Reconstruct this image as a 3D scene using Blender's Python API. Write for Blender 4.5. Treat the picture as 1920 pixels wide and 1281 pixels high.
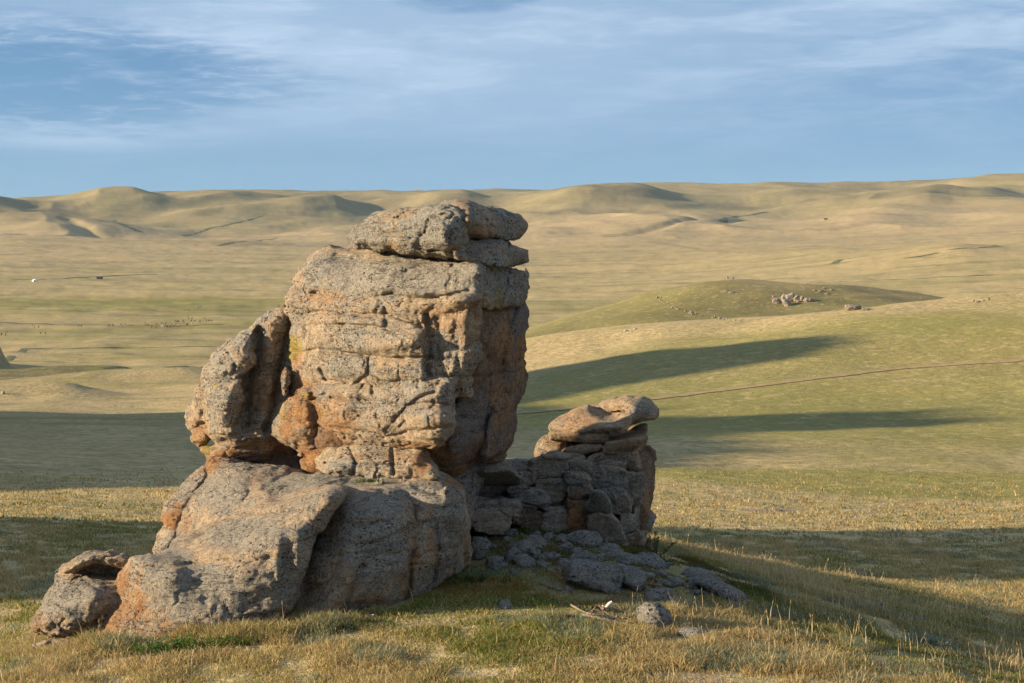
import bpy, math, numpy as np
from mathutils import Vector
# ------------------------------------------------------------------ camera model
F = 2637.0; TH = math.radians(4.56); CT, ST = math.cos(TH), math.sin(TH)
CZ = 6.0
SUN_AZ = (0.985, 0.17); SUN_EL = math.radians(13.5)
scene = bpy.context.scene
COL = scene.collection
for c in list(bpy.data.objects): bpy.data.objects.remove(c)

def ray(u, v):
    a = (np.asarray(u, float)-960.0)/F; b = -(np.asarray(v, float)-640.5)/F
    return a, CT+b*ST, -ST+b*CT
def at(u, v, Y):
    a, dy, dz = ray(u, v); k = Y/dy
    return np.array([a*k, Y+0*k, CZ+dz*k])
def proj(x, y, z):
    zz = z-CZ; t = y*CT-zz*ST; up = y*ST+zz*CT
    t = np.maximum(t, 0.1)
    return 960.0+F*x/t, 640.5-F*up/t

# ------------------------------------------------------------------ noise
def _hash(ix, iy, iz, seed):
    h = (ix.astype(np.uint32)*np.uint32(374761393) ^ iy.astype(np.uint32)*np.uint32(668265263)
         ^ iz.astype(np.uint32)*np.uint32(2147483647-1640531526) ^ np.uint32((seed*2654435761) & 0xffffffff))
    h = (h ^ (h >> np.uint32(13)))*np.uint32(1274126177)
    h = (h ^ (h >> np.uint32(15)))*np.uint32(2246822519)
    h = h ^ (h >> np.uint32(14))
    return (h & np.uint32(0xffffff)).astype(np.float32)*np.float32(2/16777215.0)-1
def vnoise(x, y, z, seed=0):
    x = np.asarray(x, np.float32); y = np.asarray(y, np.float32); z = np.asarray(z, np.float32)
    fx, fy, fz = np.floor(x), np.floor(y), np.floor(z)
    ix, iy, iz = fx.astype(np.int64), fy.astype(np.int64), fz.astype(np.int64)
    x = x-fx; y = y-fy; z = z-fz
    x = x*x*x*(x*(x*6-15)+10); y = y*y*y*(y*(y*6-15)+10); z = z*z*z*(z*(z*6-15)+10)
    r = 0
    for dx in (0, 1):
        wx = x if dx else 1-x
        for dy in (0, 1):
            wy = y if dy else 1-y
            for dz in (0, 1):
                r = r+wx*wy*(z if dz else 1-z)*_hash(ix+dx, iy+dy, iz+dz, seed)
    return r
def fbm(x, y, z, seed=0, o=3, g=0.5):
    r = 0; a = 1.0; n = 0
    for i in range(o):
        r = r+a*vnoise(x*2**i+i*17.3, y*2**i+i*5.1, z*2**i-i*9.7, seed+i*31); n += a; a *= g
    return r/n
def sstep(a, b, x):
    t = np.clip((x-a)/(b-a), 0, 1); return t*t*(3-2*t)

# ------------------------------------------------------------------ terrain
TC = np.array([-2600, -1200, -500, 0, 350, 650, 960, 1100, 1230, 1370, 1500, 1700, 1920, 2500, 3600], float)
ZROWS = [  # R, z per column
 (2,    [4.3]*15),
 (9,    [2.2]*15),
 (15,   [.5, .5, .4, .35, .35, .3, .3, .3, .25, .2, .1, .1, .0, -.1, -.2]),
 (18.5, [-.35, -.25, -.15, -.05, .0, .05, .1, .1, .05, .02, .0, -.04, -.10, -.2, -.3]),
 (20.5, [-.8, -.6, -.45, -.22, -.02, .05, .1, .1, .03, -.02, -.10, -.22, -.36, -.6, -.8]),
 (23,   [-1.5, -1.2, -1.0, -.70, -.15, .05, .1, .06, -.03, -.20, -.40, -.68, -.95, -1.3, -1.6]),
 (27,   [-2.5, -2.2, -2.0, -1.7, -.9, .0, .1, .0, -.22, -.52, -.82, -1.22, -1.58, -2.1, -2.4]),
 (34,   [-3.6, -3.5, -3.4, -3.2, -2.6, -1.8, -1.2, -1.35, -1.6, -1.92, -2.2, -2.55, -2.85, -3.2, -3.2]),
]
VROWS = [  # R, picture row per column
 (45,   [1030, 1030, 1030, 1032, 1034, 1036, 1036, 1036, 1040, 1055, 1065, 1076, 1088, 1095, 1095]),
 (60,   [958, 958, 958, 958, 958, 958, 958, 958, 962, 972, 980, 990, 998, 1000, 1000]),
 (80,   [902, 902, 902, 902, 902, 902, 900, 898, 898, 902, 908, 915, 925, 925, 925]),
 (110,  [850, 850, 850, 850, 850, 846, 838, 832, 828, 828, 832, 838, 845, 845, 845]),
 (150,  [812, 812, 812, 812, 808, 795, 768, 758, 748, 742, 738, 735, 732, 725, 720]),
 (200,  [781, 781, 781, 781, 776, 755, 692, 668, 650, 637, 626, 610, 596, 575, 560]),
 (238,  [768, 768, 768, 768, 766, 735, 646, 622, 608, 598, 587, 570, 554, 530, 500]),
 (285,  [758, 758, 758, 760, 758, 715, 646, 632, 622, 612, 602, 588, 575, 560, 540]),
 (320,  [748, 748, 748, 748, 742, 704, 636, 612, 590, 578, 572, 576, 582, 575, 560]),
 (365,  [735, 735, 735, 735, 728, 690, 628, 582, 548, 527, 532, 547, 576, 580, 580]),
 (450,  [712, 712, 712, 712, 708, 680, 650, 632, 620, 610, 608, 610, 612, 620, 640]),
 (600,  [672, 672, 672, 672, 672, 670, 660, 652, 648, 646, 646, 646, 646, 646, 646]),
 (900,  [615, 615, 615, 615, 615, 615, 612, 610, 606, 602, 600, 596, 592, 592, 592]),
 (1400, [549, 549, 549, 549, 549, 548, 546, 544, 541, 536, 531, 524, 515, 505, 505]),
 (2100, [506, 506, 506, 506, 507, 507, 506, 504, 500, 492, 484, 470, 455, 445, 445]),
 (3000, [474, 474, 474, 476, 478, 478, 474, 470, 466, 462, 459, 452, 440, 425, 425]),
 (4200, [442, 442, 442, 445, 452, 452, 446, 440, 436, 436, 434, 425, 414, 400, 400]),
 (5600, [408, 408, 408, 410, 425, 425, 412, 405, 400, 402, 398, 388, 382, 375, 375]),
 (7200, [376, 376, 378, 379, 378, 380, 376, 372, 372, 372, 364, 356, 350, 345, 345]),
 (8600, [368, 370, 369, 372, 366, 363, 353, 350, 350, 351, 347, 343, 334, 330, 330]),
 (12500, [385, 385, 385, 385, 385, 385, 380, 380, 380, 380, 380, 370, 370, 360, 360]),
]
_R = [r for r, _ in ZROWS]+[r for r, _ in VROWS]
_Z = [z for _, z in ZROWS]
for r, vs in VROWS:
    a, dy, dz = ray(TC, np.array(vs, float))
    _Z.append(list(CZ+r*dz/np.hypot(a, dy)))
_LR = np.log(np.array(_R)); _Z = np.array(_Z)
def _cr(p0, p1, p2, p3, t, d01, d12, d23):
    m1 = ((p2-p1)/d12*d01+(p1-p0)/d01*d12)/(d01+d12)*d12
    m2 = ((p3-p2)/d23*d12+(p2-p1)/d12*d23)/(d12+d23)*d12
    t2, t3 = t*t, t*t*t
    return (2*t3-3*t2+1)*p1+(t3-2*t2+t)*m1+(-2*t3+3*t2)*p2+(t3-t2)*m2
# hills given by where they stand: px column, distance, across sigma(m), along sigma(m), height(m)
HILLS = [
 (245, 6800, 190, 420, 46), (410, 7000, 260, 520, 42), (560, 6300, 200, 380, 22), (625, 6500, 170, 500, 52),
 (120, 5400, 420, 260, 30), (-60, 6500, 300, 500, 40), (180, 5000, 240, 160, 16), (700, 7700, 300, 400, 26), (860, 6900, 210, 420, 52),
 (1050, 6200, 300, 420, 26), (1180, 6600, 330, 600, 62), (1290, 5200, 170, 260, 24), (1010, 4300, 210, 220, 20), (1480, 7000, 420, 500, 34), (1400, 5600, 200, 240, 14),
 (1725, 6000, 200, 450, 44), (1840, 6500, 210, 400, 46), (1920, 5600, 200, 400, 22), (1620, 4600, 380, 260, 20), (1230, 3300, 260, 160, 8),
 (1530, 2100, 190, 130, 11), (1780, 1800, 150, 200, 14), (1300, 2500, 260, 150, 8), (900, 2300, 300, 160, 7), (450, 3600, 330, 160, 10),
 (90, 3900, 380, 200, 10), (-22, 520, 9, 16, 13),
 (330, 420, 34, 20, 5.0), (80, 330, 24, 12, 3.2), (190, 480, 30, 22, 3.5),
]
# unseen ridges added left of the picture to cast the shadow bands (world x, y, sigma along, sigma across, height, angle)
def _sn(s, n): return (s*.985-n*.17, s*.17+n*.985)
CASTER_RIDGES = [(*_sn(-37, 46.5), 8.5, 8, 15.0, 1.742), (*_sn(-80, 132), 64, 20, 23, 1.742), (*_sn(-80, 179), 20, 16, 25, 1.742), (*_sn(-78, 119), 8, 12, 8, 1.742)]
GULLIES = [((1160, 4000), (1230, 4200), (1330, 4700), (1420, 5300), 26, 9), ((130, 5300), (200, 4700), (330, 4300), (450, 3900), 22, 9),
           ((520, 5200), (420, 4600), (360, 4300), (340, 4200), 18, 7)]
def terrain(x, y):
    x = np.asarray(x, float); y = np.asarray(y, float)
    R = np.hypot(x, y)+1e-6; az = np.arctan2(x, y)
    u = 960+F*np.tan(np.clip(az, -0.9, 0.78))*1.0
    u = np.clip(u, TC[0]+1, TC[-1]-1)
    lr = np.clip(np.log(R), _LR[0], _LR[-1]-1e-6)
    i = np.clip(np.searchsorted(_LR, lr, side='right')-1, 0, len(_LR)-2)
    j = np.clip(np.searchsorted(TC, u, side='right')-1, 0, len(TC)-2)
    n, m = len(_LR), len(TC)
    ip, iq = np.maximum(i-1, 0), np.minimum(i+2, n-1)
    jp, jq = np.maximum(j-1, 0), np.minimum(j+2, m-1)
    tj = (u-TC[j])/(TC[j+1]-TC[j]); dj1 = np.maximum(TC[j]-TC[jp], 1e-3*0+50); dj2 = TC[j+1]-TC[j]; dj3 = np.maximum(TC[jq]-TC[j+1], 50)
    def row(k): return _cr(_Z[k, jp], _Z[k, j], _Z[k, j+1], _Z[k, jq], tj, dj1, dj2, dj3)
    ti = (lr-_LR[i])/(_LR[i+1]-_LR[i])
    z = _cr(row(ip), row(i), row(i+1), row(iq), ti, np.maximum(_LR[i]-_LR[ip], .05), _LR[i+1]-_LR[i], np.maximum(_LR[iq]-_LR[i+1], .05))
    far = sstep(2500, 5500, R); mid = sstep(120, 900, R)
    wx = x+350*vnoise(x/1300, y/1300, 0, 5); wy = y+350*vnoise(x/1300, y/1300, 3.3, 6)
    n1 = fbm(wx/1500, wy/1500, 0*x, 11, 4)
    rid = 1-np.abs(fbm(wx/1000+4, wy/1500, 0*x, 21, 4, .5))*2.2
    rd2 = 1-np.abs(fbm(wx/420+4, wy/640, 0*x, 26, 3, .55))*2.4
    z = z+far*(50*n1+32*(rid-.5)+7*(rd2-.5)) - far*4
    z = z+mid*(1-far)*fbm(x/160, y/160, 0*x, 41, 3)*1.6*(1+2*sstep(1500, 3000, R))
    z = z+sstep(30, 60, R)*(fbm(x/26, y/26, 0*x, 51, 3)*.35*(1+3*sstep(100, 300, R)))
    z = z+fbm(x/5.0, y/5.0, 0*x, 61, 3)*.10
    z = z+.22*np.exp(-((x-.9)/2.3)**2-((y-25.4)/1.4)**2)+.16*np.exp(-((x-2.7+(y-23.6)*.9)/1.6)**2-((y-23.6)/.9)**2)
    for (px, r, sa, sr, h) in HILLS:
        a = math.atan((px-960)/F); cx, cy = r*math.sin(a), r*math.cos(a)
        rx, ry = math.cos(a), -math.sin(a)
        dx, dy = x-cx, y-cy
        da = dx*rx+dy*ry; dr = dx*math.sin(a)+dy*math.cos(a)
        if r > 4800: dx, dy = dx/1.35, dy/1.1
        if r > 4800: da = dx*rx+dy*ry; dr = dx*math.sin(a)+dy*math.cos(a)
        if sa > 100:
            w = 1+.25*vnoise(x/420, y/420, 9.1, 77)
            da = da*w; dr = dr*w
        # steeper flank away from the sun
        g = np.exp(-(np.where(da > 0, da*2.1, da*.85)/sa)**2-(dr/sr)**2)
        z = z+h*g*(1.12 if r > 4800 else 1)
    for (cx, cy, sl, sw, h, an) in CASTER_RIDGES:
        c, s = math.cos(an), math.sin(an); dx, dy = x-cx, y-cy
        al, ac = dx*c+dy*s, -dx*s+dy*c
        wob = 1+.16*vnoise(x/sw*.8, y/sw*.8, 1.7, 88)+.22*fbm(x/sw*2.6, y/sw*2.6, 1.7+0*x, 89, 4, .7)
        z = z+h*wob*np.exp(-(al/sl)**4-(ac/sw)**4)
    for g in GULLIES:
        pts = []
        for px, r in g[:4]:
            a = math.atan((px-960)/F); pts.append((r*math.sin(a), r*math.cos(a)))
        d = np.full(x.shape, 1e9)
        for (ax, ay), (bx, by) in zip(pts[:-1], pts[1:]):
            vx, vy = bx-ax, by-ay; t = np.clip(((x-ax)*vx+(y-ay)*vy)/(vx*vx+vy*vy), 0, 1)
            d = np.minimum(d, np.hypot(x-ax-t*vx, y-ay-t*vy))
        d = d*(1+.5*vnoise(x/150, y/150, 0*x, 91))
        z = z-g[5]*np.exp(-(d/g[4])**2)
    return z

def ground_hit(u, v, R0=8, R1=9500):
    """first terrain point seen at a picture position"""
    a, dy, dz = ray(u, v); n = math.hypot(a, dy)
    Rs = np.exp(np.linspace(math.log(R0), math.log(R1), 2500))
    xs, ys, zs = a/n*Rs, dy/n*Rs, CZ+dz/n*Rs
    g = terrain(xs, ys); k = np.argmax(g >= zs)
    if not (g >= zs).any(): k = -1
    return np.array([xs[k], ys[k], g[k]])

# ------------------------------------------------------------------ mesh helpers
def mesh_obj(name, verts, faces, mat, parent=None, smooth=True, attrs=None):
    me = bpy.data.meshes.new(name)
    verts = np.asarray(verts, np.float32); faces = np.asarray(faces, np.int32)
    k = faces.shape[1]; nf = len(faces)
    me.vertices.add(len(verts)); me.vertices.foreach_set('co', verts.ravel())
    me.loops.add(nf*k); me.loops.foreach_set('vertex_index', faces.ravel())
    me.polygons.add(nf); me.polygons.foreach_set('loop_start', np.arange(nf, dtype=np.int32)*k)
    me.polygons.foreach_set('loop_total', np.full(nf, k, np.int32))
    me.update(calc_edges=True)
    me.polygons.foreach_set('use_smooth', np.full(nf, smooth))
    for an, dat in (attrs or {}).items():
        at_ = me.attributes.new(an, 'FLOAT_COLOR', 'POINT')
        at_.data.foreach_set('color', np.asarray(dat, np.float32).ravel())
    me.materials.append(mat)
    o = bpy.data.objects.new(name, me); COL.objects.link(o)
    if parent: o.parent = parent
    return o
def tag(o, label=None, cat=None, group=None, kind=None):
    if label: o['label'] = label
    if cat: o['category'] = cat
    if group: o['group'] = group
    if kind: o['kind'] = kind
    return o

def surface_nets(S, org, h):
    ins = S < 0
    nx, ny, nz = S.shape
    acc = np.zeros((nx-1, ny-1, nz-1, 3), np.float32); cnt = np.zeros((nx-1, ny-1, nz-1), np.float32)
    cells = (slice(0, nx-1), slice(0, ny-1), slice(0, nz-1))
    def sl(o): return tuple(slice(o[k], S.shape[k]-1+o[k]) for k in range(3))
    corners = [(a, b, c) for a in (0, 1) for b in (0, 1) for c in (0, 1)]
    for c0 in corners:
        for ax in range(3):
            if c0[ax]: continue
            c1 = list(c0); c1[ax] = 1; c1 = tuple(c1)
            a, b = S[sl(c0)], S[sl(c1)]
            m = (a < 0) != (b < 0)
            idx = np.nonzero(m)
            t = a[idx]/(a[idx]-b[idx])
            p = np.empty((len(t), 3), np.float32); p[:] = c0; p[:, ax] = t
            acc[idx] += p; cnt[idx] += 1
    act = cnt > 0
    vid = np.full(cnt.shape, -1, np.int32); idx = np.nonzero(act)
    vid[idx] = np.arange(len(idx[0]), dtype=np.int32)
    V = (acc[idx]/cnt[idx][:, None]+np.stack(idx, 1))*h+np.asarray(org)
    quads = []
    for ax in range(3):
        o1, o2 = [k for k in range(3) if k != ax]
        s0 = [slice(None)]*3; s1 = [slice(None)]*3
        s0[ax] = slice(0, -1); s1[ax] = slice(1, None)
        for k in (o1, o2): s0[k] = slice(1, -1); s1[k] = slice(1, -1)
        a, b = ins[tuple(s0)], ins[tuple(s1)]
        for flip, m in ((False, a & ~b), (True, ~a & b)):
            g = list(np.nonzero(m)); 
            for k in (o1, o2): g[k] = g[k]+1
            def vv(d1, d2):
                q = list(g); q[o1] = q[o1]-d1; q[o2] = q[o2]-d2; return vid[tuple(q)]
            q = np.stack([vv(1, 1), vv(0, 1), vv(0, 0), vv(1, 0)], 1)
            if (ax == 1) != flip: q = q[:, ::-1]
            quads.append(q)
    Q = np.concatenate(quads)
    Q = Q[(Q >= 0).all(1)]
    return V, Q

def catmull(poly, n=4):
    P = np.array(poly, float); N = len(P); out = []
    for i in range(N):
        p0, p1, p2, p3 = P[i-1], P[i], P[(i+1) % N], P[(i+2) % N]
        for k in range(n):
            t = k/n
            out.append(.5*((2*p1)+(-p0+p2)*t+(2*p0-5*p1+4*p2-p3)*t*t+(-p0+3*p1-3*p2+p3)*t**3))
    return np.array(out)
def poly_sd(poly, U, V):
    d2 = np.full(U.shape, 1e18); ins = np.zeros(U.shape, bool)
    N = len(poly)
    for i in range(N):
        ax, ay = poly[i]; bx, by = poly[(i+1) % N]
        vx, vy = bx-ax, by-ay; L = vx*vx+vy*vy+1e-9
        t = np.clip(((U-ax)*vx+(V-ay)*vy)/L, 0, 1)
        d2 = np.minimum(d2, (U-ax-t*vx)**2+(V-ay-t*vy)**2)
        if ay != by:
            c = ((ay > V) != (by > V)) & (U < (bx-ax)*(V-ay)/(by-ay)+ax)
            ins ^= c
    d = np.sqrt(d2); return np.where(ins, -d, d)
def line_d(pl, U, V):
    d2 = np.full(U.shape, 1e18)
    for (ax, ay), (bx, by) in zip(pl[:-1], pl[1:]):
        vx, vy = bx-ax, by-ay; L = vx*vx+vy*vy+1e-9
        t = np.clip(((U-ax)*vx+(V-ay)*vy)/L, 0, 1)
        d2 = np.minimum(d2, (U-ax-t*vx)**2+(V-ay-t*vy)**2)
    return np.sqrt(d2)
def surf_fit(ctrl):
    """depth surface through control points (linear-kernel RBF with a plane)"""
    C = np.array(ctrl, float); n = len(C)
    if n == 1: return lambda U, V: np.full(U.shape, C[0, 2])
    P = C[:, :2]/100.0
    K = np.hypot(P[:, None, 0]-P[None, :, 0], P[:, None, 1]-P[None, :, 1]); K = np.sqrt(K*K+.02)
    if n == 2:
        def f(U, V):
            a, b = P; w = b-a; t = ((U/100-a[0])*w[0]+(V/100-a[1])*w[1])/(w@w)
            return C[0, 2]+(C[1, 2]-C[0, 2])*np.clip(t, -.3, 1.3)
        return f
    A = np.zeros((n+3, n+3)); A[:n, :n] = K-np.eye(n)*.02; A[:n, n] = 1; A[:n, n+1:] = P; A[n, :n] = 1; A[n+1:, :n] = P.T
    w = np.linalg.lstsq(A, np.concatenate([C[:, 2], [0, 0, 0]]), rcond=None)[0]
    lo, hi = C[:, 2].min()-.8, C[:, 2].max()+.8
    def f(U, V):
        r = w[n]+w[n+1]*U/100+w[n+2]*V/100
        for k in range(n): r = r+w[k]*np.sqrt((U/100-P[k, 0])**2+(V/100-P[k, 1])**2+.02)
        return np.clip(r, lo, hi)
    return f

def L(poly, y, th=1.5, r=.3, cracks=(), bumps=(), top=0, sharp=False):
    return dict(poly=poly, y=[(0, 0, y)] if isinstance(y, (int, float)) else y, th=th, r=r, cracks=cracks, bumps=bumps, sharp=sharp)

NR = [0]
def rock(name, label, lobes, mat, h=.03, seed=None, lump=.07, strata=.05, fine=.012, dip=0.0, stains=(), group=None, cat='rock',
         k=.05, fs=3.2, parent=None, rug=1.0, cut=None, turn=0.0):
    NR[0] += 1; seed = seed or NR[0]*7
    allp = np.concatenate([np.array(l['poly'], float) for l in lobes])
    u0, v0 = allp.min(0)-40; u1, v1 = allp.max(0)+40
    st = 1.0 if (u1-u0) < 260 else 2.0
    ur = u1-40
    if isinstance(turn, tuple): turn, ur = turn
    us = np.arange(u0, u1+st, st); vs = np.arange(v0, v1+st, st)
    U, V = np.meshgrid(us, vs, indexing='ij')
    maps = []; ymin = 1e9; ymax = -1e9
    for l in lobes:
        P = np.array(l['poly'], float) if l['sharp'] else catmull(l['poly'])
        wu = 2.2*fbm(P[:, 0]/14, P[:, 1]/14, 0*P[:, 0], seed, 3)*2; wv = 2.2*fbm(P[:, 0]/14, P[:, 1]/14, 0*P[:, 0]+7, seed, 3)*2
        sc = 1.0 if st > 1 else .6
        P = P+np.stack([wu, wv], 1)*sc
        D = poly_sd(P, U, V)
        Yf = surf_fit(l['y'])(U, V)+turn*(ur-U)/100.0
        inm = D < 4
        yl, yh = Yf[inm].min(), Yf[inm].max()
        for pl, w, dep in l['cracks']:
            pw = 3*fbm(U/22, V/22, 0*U, seed+3, 3)
            ww = w*(.62 if w < 7 else .85)*(1+.5*pw/3); Yf = Yf+dep*.85*np.exp(-np.abs(line_d(pl, U+pw, V+pw*.7)/ww)**1.5)
        for bu, bv, ru, rv, dep in l['bumps']:
            q = ((U-bu)/ru)**2+((V-bv)/rv)**2
            Yf = Yf-dep*np.exp(-q*1.2)
        maps.append((D, Yf, l)); ymin = min(ymin, yl-.35); ymax = max(ymax, yh+l['th'])
    cs = np.array([at(a, b, c) for a in (u0+25, u1-25) for b in (v0+25, v1-25) for c in (ymin, ymax)])
    lo = cs.min(0)-.1; hi = cs.max(0)+.1; lo[1] = ymin-.1; hi[1] = ymax+.15
    if cut is not None: lo[2] = max(lo[2], cut)
    n = np.ceil((hi-lo)/h).astype(int)+1
    xs = (lo[0]+np.arange(n[0])*h).astype(np.float32)[:, None, None]; ys = (lo[1]+np.arange(n[1])*h).astype(np.float32)[None, :, None]
    zs = (lo[2]+np.arange(n[2])*h).astype(np.float32)[None, None, :]
    zz = zs-CZ; t = ys*CT-zz*ST
    pu = (960.0+F*xs/t-u0)/st; pv = (640.5-F*(ys*ST+zz*CT)/t-v0)/st
    pv = np.broadcast_to(pv, pu.shape)
    nu, nv = U.shape
    out = (pu < 0) | (pv < 0) | (pu > nu-1.01) | (pv > nv-1.01)
    pu = np.clip(pu, 0, nu-1.01); pv = np.clip(pv, 0, nv-1.01)
    iu = pu.astype(np.int32); iv = pv.astype(np.int32); fu = (pu-iu).astype(np.float32); fv = (pv-iv).astype(np.float32)
    base = iu*nv+iv
    del pu, pv, iu, iv
    def look(M):
        M = M.astype(np.float32).ravel()
        return (M[base]*(1-fv)+M[base+1]*fv)*(1-fu)+(M[base+nv]*(1-fv)+M[base+nv+1]*fv)*fu
    S = None
    for D, Yf, l in maps:
        d = look(D)*ys/F; yf = look(Yf); r = l['r']; th = l['th']
        q2 = np.abs(ys-yf-th/2)-th/2
        a = d+r; b = q2+r
        s = np.sqrt(np.maximum(a, 0)**2+np.maximum(b, 0)**2)+np.minimum(np.maximum(a, b), 0)-r
        if S is None: S = s
        else:
            hh = np.clip(.5+.5*(s-S)/k, 0, 1); S = s*(1-hh)+S*hh-k*hh*(1-hh)
    S[out] = np.maximum(S[out], .3)
    del fu, fv, base
    m = np.abs(S) < .3
    ii = np.nonzero(m)
    X = xs[ii[0], 0, 0]; Y = ys[0, ii[1], 0]; Z = zs[0, 0, ii[2]]
    Zd = Z+dip*X
    d = -lump*1.6*fbm(X/1.1, Y/1.1, Z/.8, seed+1, 2)
    if strata:
        s1 = fbm(X*.42, Y*.42, Zd*1.9, seed+5, 3, .55)
        d = d+strata*.9*np.exp(-(s1/.024)**2)*sstep(-.3, .2, vnoise(X*.8, Y*.8, Z*.8, seed+8))      # bedding cracks
        d = d-strata*.7*np.tanh(s1*22)                                     # ledges
        s2 = fbm(X*.9, Y*.9, Zd*5.5, seed+9, 2)
        d = d+strata*.30*np.exp(-(s2/.06)**2)*sstep(-.2, .5, vnoise(X*.9+3, Y*.9, Z*1.3, seed+10))
        d = d-strata*.22*np.tanh(s2*18)
        s3 = fbm(X*1.3, Y*1.3, Z*.35, seed+12, 3)
        d = d+strata*.6*np.exp(-(s3/.03)**2)*sstep(.0, .45, vnoise(X*.6, Y*.6, Z*.6+9, seed+13))   # upright joints
    d = d-fine*3.6*fbm(X*fs, Y*fs, Z*fs*1.3, seed+15, 4, .74)*rug
    fc = fbm(X*1.5, Y*1.5, Z*2.4, seed+17, 3, .6); d = d+fine*2.2*sstep(.07, .0, np.abs(fc))*rug
    fd = fbm(X*4.2, Y*4.2, Z*6.5, seed+18, 3, .6); d = d-fine*1.6*np.abs(fd)*1.6*rug
    pit = vnoise(X*9, Y*9, Z*10, seed+20)
    d = d+fine*2.2*sstep(.45, .75, pit)*sstep(-.1, .35, vnoise(X*.9, Y*.9, Z*.9, seed+21))*rug
    dm = .32*max(min(l['th'], float(np.ptp(np.array(l['poly'])[:, 0]))*ymin/F, float(np.ptp(np.array(l['poly'])[:, 1]))*ymin/F) for l in lobes)
    d = dm*np.tanh(d/dm)
    S[ii] += d.astype(np.float32)
    S[0], S[-1], S[:, 0], S[:, -1], S[:, :, -1] = .3, .3, .3, .3, .3
    S[:, :, 0] = .3
    Vv, Q = surface_nets(S, lo, h)
    # paint masks: R orange stain, G yellow lichen, B grey lichen crust
    uu, vv = proj(Vv[:, 0], Vv[:, 1], Vv[:, 2])
    A = np.zeros((len(Vv), 4), np.float32); A[:, 3] = 1
    nz = fbm(Vv[:, 0]*2.2, Vv[:, 1]*2.2, Vv[:, 2]*2.2, seed+30, 4, .6)
    for (su, sv, ru, rv, ch, am) in stains:
        q = ((uu-su)/ru)**2+((vv-sv)/rv)**2
        A[:, ch] = np.maximum(A[:, ch], am*np.clip(sstep(1.6, .3, q+1.1*nz), 0, 1))
    c = Vv.mean(0); c[2] = Vv[:, 2].min()
    if parent is None:
        o = mesh_obj(name, Vv-c, Q, mat, attrs={'stain': A}); o.location = c
        tag(o, label, cat, group)
    else:
        o = mesh_obj(name, Vv-np.array(parent.location), Q, mat, parent=parent, attrs={'stain': A})
    return o
EXPO = 1.24
# ------------------------------------------------------------------ materials
class NT:
    def __init__(s, tree): s.t = tree
    def n(s, typ, ins=None, **kw):
        nd = s.t.nodes.new(typ)
        for k, v in kw.items(): setattr(nd, k, v)
        for k, v in (ins or {}).items():
            sk = nd.inputs[k]
            if isinstance(v, bpy.types.NodeSocket): s.t.links.new(v, sk)
            else: sk.default_value = v
        return nd
    def math(s, op, a, b=0.0, c=0.0, clamp=False): return s.n('ShaderNodeMath', {0: a, 1: b, 2: c}, operation=op, use_clamp=clamp).outputs[0]
    def ramp(s, v, a, b, lo=0.0, hi=1.0, interp='SMOOTHSTEP'):
        return s.n('ShaderNodeMapRange', {0: v, 1: a, 2: b, 3: lo, 4: hi}, interpolation_type=interp).outputs[0]
    def mix(s, f, a, b, mode='MIX'):
        nd = s.n('ShaderNodeMix', {0: f}, data_type='RGBA', blend_type=mode)
        for sk, v in ((nd.inputs[6], a), (nd.inputs[7], b)):
            if isinstance(v, bpy.types.NodeSocket): s.t.links.new(v, sk)
            else: sk.default_value = (*v, 1) if len(v) == 3 else v
        return nd.outputs[2]
    def noise(s, vec, sc, det=4, rough=.55, dist=0.0, w=None):
        ins = {'Scale': sc, 'Detail': det, 'Roughness': rough, 'Distortion': dist}
        if vec is not None: ins['Vector'] = vec
        return s.n('ShaderNodeTexNoise', ins).outputs[0]
    def mapv(s, vec, scale=(1, 1, 1), loc=(0, 0, 0), rot=(0, 0, 0)):
        return s.n('ShaderNodeMapping', {0: vec, 1: loc, 2: rot, 3: scale}).outputs[0]
def new_mat(name):
    m = bpy.data.materials.new(name); m.use_nodes = True; m.node_tree.nodes.clear()
    t = NT(m.node_tree); out = t.n('ShaderNodeOutputMaterial'); bs = t.n('ShaderNodeBsdfPrincipled')
    m.node_tree.links.new(bs.outputs[0], out.inputs[0]); bs.inputs['Specular IOR Level'].default_value = .2
    bs.inputs['Roughness'].default_value = .9
    return m, t, bs

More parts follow.
